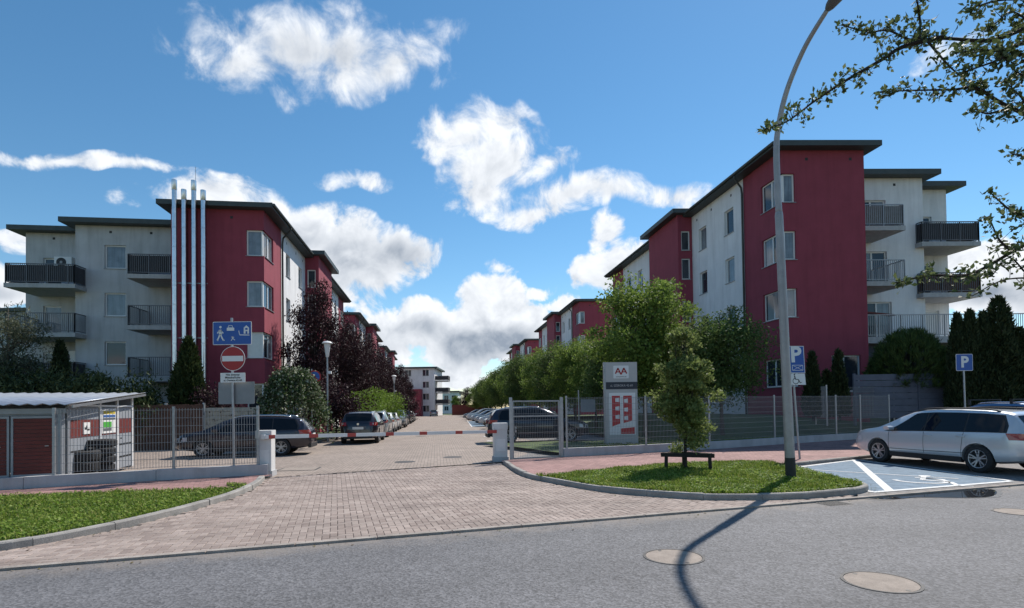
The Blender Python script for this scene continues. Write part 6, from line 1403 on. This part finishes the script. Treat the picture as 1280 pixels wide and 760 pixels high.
# junipers and shrubs behind the shed, willow
JUN = tree_mesh('ju', 2.6, 1.6, .1, 40, 9000, .16, L_JUN, M_DBARK, .06, 71, .36, .35, .8, aspect=.3)
for k, (px, pyt, Y, s) in enumerate(((40, 462, 24.5, 1.3), (105, 462, 25, 1.25), (150, 468, 25.3, 1.1), (-20, 455, 23.5, 1.4))):
    q = AT(px, 500, Y); h = AT(px, pyt, Y).z; place_tree('juniper', ('dense juniper behind the shed below the slim thuja, shed door end', 'dense juniper behind the shed below the slim thuja, tyre end', 'low dark juniper behind the shed under the near balconies', 'dense juniper behind the shed at the foot of the willow')[k], JUN, (q.x, Y, .05), s, k*1.9, 'junipers behind the shed', 'bush', sz=h/2.6)
WIL = tree_mesh('wi', 5.6, 1.7, .8, 50, 10000, .15, L_WILL, M_BARK, .08, 81, .34, .4, .6, aspect=.25, up=-.2); q = AT(10, 500, 25.5); place_tree('willow_tree', 'pale grey green willow at the end of the grey block', WIL, (q.x, 25.5, .05), 1.0, .3, None, 'tree', sz=AT(10, 372, 25.5).z/5.6)
q = AT(262, 500, 26.5); place_tree('shrub', 'small reddish shrub beside the conical thuja', SHP, (q.x, 26.8, .05), 1.0, 2, None, 'shrub', sz=AT(262, 484, 26.5).z/2.6)
# far trees at the end of the street
for k, (px, pyt, Y) in enumerate(((582, 486, 150), (595, 480, 135), (570, 494, 165), (612, 482, 125))):
    q = AT(px, 510, Y); h = AT(px, pyt, Y).z; place_tree('far_tree', ('dark tree rising over the far red wall', 'taller tree at the far end of the green row', 'low tree beside the small pale house', 'leafy tree closing the far end of the row')[k], [PURP[0], MAPLE[0], MAPLE[1], DARK][k], (q.x, Y, 0), h/7.6, k, 'trees at the far end of the street')
# young columnar tree with its stake frame on the lawn
COLT = tree_mesh('co', 4.15, .66, .12, 120, 22000, .085, L_COLG, M_DBARK, .05, 96, .29, .2, .66, up=.7)
tb = G(858, 592); tz = AT(850, 400, tb.y).z; place_tree('columnar_tree', 'young columnar olive green tree on the lawn island', COLT, (tb.x, tb.y, .09), 1.0, 0, None, 'tree', sz=(tz-.09)/4.15)
mb = MB(); rng = np.random.default_rng(5)
stk = thing('stake_frame', 'low dark wooden stake frame round the young tree', 'tree guard', (tb.x, tb.y, .09)); M_STAKE = material('dark_stake_wood', (.022, .018, .016), .8, var=.3, vscale=8)
for (dx, dy) in ((-.47, .12), (.50, -.28), (.05, .35)): MB().tube([(tb.x+dx, tb.y+dy, .05), (tb.x+dx*.97, tb.y+dy, .52)], .045, 8).build('stake', M_STAKE, stk)
for (a, b) in (((-.60, .10), (.60, -.30)), ((-.52, .18), (.10, .42)), ((.55, -.25), (.02, .40))): MB().bar((tb.x+a[0], tb.y+a[1], .47), (tb.x+b[0], tb.y+b[1], .46), .05, .10).build('rail', M_STAKE, stk)
# ---- tree whose branches reach in from the right
def limb_tree():
    global rng; rng = np.random.default_rng(123); random.seed(5); D0 = 5.6
    t = thing('apple_tree', 'tree with leafy branches reaching over the road by the lamp head', 'tree', (8.6, 2.6, .1)); mb = MB(); C = []
    base = Vector((8.6, 2.6, 0)); hub = Vector((8.3, 3.0, 3.0)); mb.tube([base, base+Vector((-.05, .1, 1.5)), hub], [.20, .16, .13], 10)
    limbs = []
    for lp in ([hub, (7.7, 3.8, 4.2), (6.9, 4.6, 5.0), (6.2, 5.1, 5.5), (5.85, 5.5, 5.9)], [hub, (7.5, 4.0, 3.25), (6.7, 4.8, 3.35), (6.1, 5.3, 3.3)], [hub, (7.8, 3.9, 3.8), (6.9, 4.8, 4.35), (6.1, 5.4, 4.6)]):
        L_ = smooth_path([tuple(v) for v in lp], 8); limbs += L_; mb.tube(L_, [.10-.07*j/(len(L_)-1) for j in range(len(L_))], 8)
        for p in L_[6:]:
            for _ in range(5): e = np.array(p)+unit(1)[0]*rng.uniform(.1, .5); mb.tube([p, tuple(e)], [.008, .003], 4, cap=False); C.append(e+rng.normal(size=(14, 3))*.07)
    strands = [ ([(1330, 20), (1290, 32), (1240, 50), (1180, 48), (1140, 50), (1110, 38), (1085, 40), (1052, 31)], 5.9, 1), ([(1180, 46), (1130, 58), (1100, 76), (1060, 99), (1020, 125), (985, 151), (957, 162)], 5.8, 1), ([(1330, 160), (1290, 146), (1250, 128), (1220, 110), (1190, 112), (1140, 113), (1095, 115)], 5.6, 1),
      ([(1160, 52), (1188, 84), (1222, 112)], 5.7, .8), ([(1340, 100), (1290, 96), (1268, 88), (1250, 64)], 5.4, 1), ([(1320, 10), (1290, 25), (1262, 15), (1235, 40)], 5.2, 1), ([(1300, 40), (1260, 62), (1225, 62), (1195, 66)], 5.5, 1), ([(1340, 60), (1300, 66), (1262, 70), (1240, 78), (1205, 90)], 5.3, 1),
      ([(1150, 48), (1150, 25), (1146, 0), (1140, -30)], 5.8, .7), ([(1330, -30), (1280, -5), (1240, 2), (1210, 12)], 5.2, .9), ([(1340, 145), (1295, 140), (1275, 120), (1255, 100)], 5.3, .9), ([(1260, 135), (1235, 142), (1218, 136)], 5.6, .8), ([(1335, 285), (1300, 297), (1270, 312), (1230, 335), (1200, 345), (1160, 344), (1120, 354)], 5.6, .9), ([(1330, 290), (1300, 285), (1280, 270), (1262, 262), (1237, 240)], 5.5, .8), ([(1262, 312), (1248, 298), (1236, 270)], 5.6, .6), ([(1330, 330), (1290, 345), (1262, 322), (1240, 345)], 5.4, .7), ([(1330, 215), (1292, 200), (1265, 192)], 5.4, .6), ([(1340, 370), (1300, 350), (1255, 350), (1215, 370)], 5.5, .4) ]
    for (pp, D, dn) in strands:
        w = [AT(x, y, D+.12*math.sin(i*1.3+x)) for i, (x, y) in enumerate(pp)]
        P_ = smooth_path([tuple(v) for v in w], 6); k = len(P_); r0 = .022 if len(pp) > 4 else .012
        mb.tube(P_, [r0*(1-.85*i/(k-1))+.002 for i in range(k)], 6)
        if pp[0][0] > 1280:
            q_ = min(limbs, key=lambda v: (v-P_[0]).length); m_ = q_.lerp(P_[0], .5)+Vector((0, 0, .10)); tw = smooth_path([q_, m_, P_[0]], 5)
            mb.tube(tw, [r0*1.3-(r0*.3-.002)*j/(len(tw)-1) for j in range(len(tw))], 6)
            for p in tw:
                for _ in range(4): C.append(np.array(p)+unit(1)[0]*rng.uniform(.03, .22)+rng.normal(size=(6, 3))*.03)
        for i, p in enumerate(P_[1:]):
            for _ in range(int(2.3*dn+rng.random())):
                # short spur with a rosette of leaves
                o_ = unit(1)[0]*rng.uniform(.02, .16)*(1 if i < k-5 else .5); e = np.array(p)+o_; mb.tube([p, tuple(e)], [.004, .002], 4, cap=False)
                m = rng.integers(4, 8); C.append(e+rng.normal(size=(m, 3))*.022)
    # the rest of the crown, out of the picture
    for kx in range(90):
        d = unit(1)[0]; e = np.array([9.0, 2.2, 5.2])+d*np.array([2.1, 2.0, 1.9])*(.5+.5*rng.random())
        if e[0] < .80*e[1]+4.3: continue
        mb.tube([tuple(hub), tuple((np.array(hub)+e)/2+[0, 0, .3]), tuple(e)], [.035, .02, .005], 5, cap=False); C.append(e+rng.normal(size=(110, 3))*.28)
    mb.build('trunk', M_DBARK, t, True); C = np.concatenate(C)-np.array([8.6, 2.6, .1]); V, Q_ = leaves(C, .054, up=.1, aspect=.62); fast_mesh('crown', V, Q_, L_APPLE, t)
limb_tree()
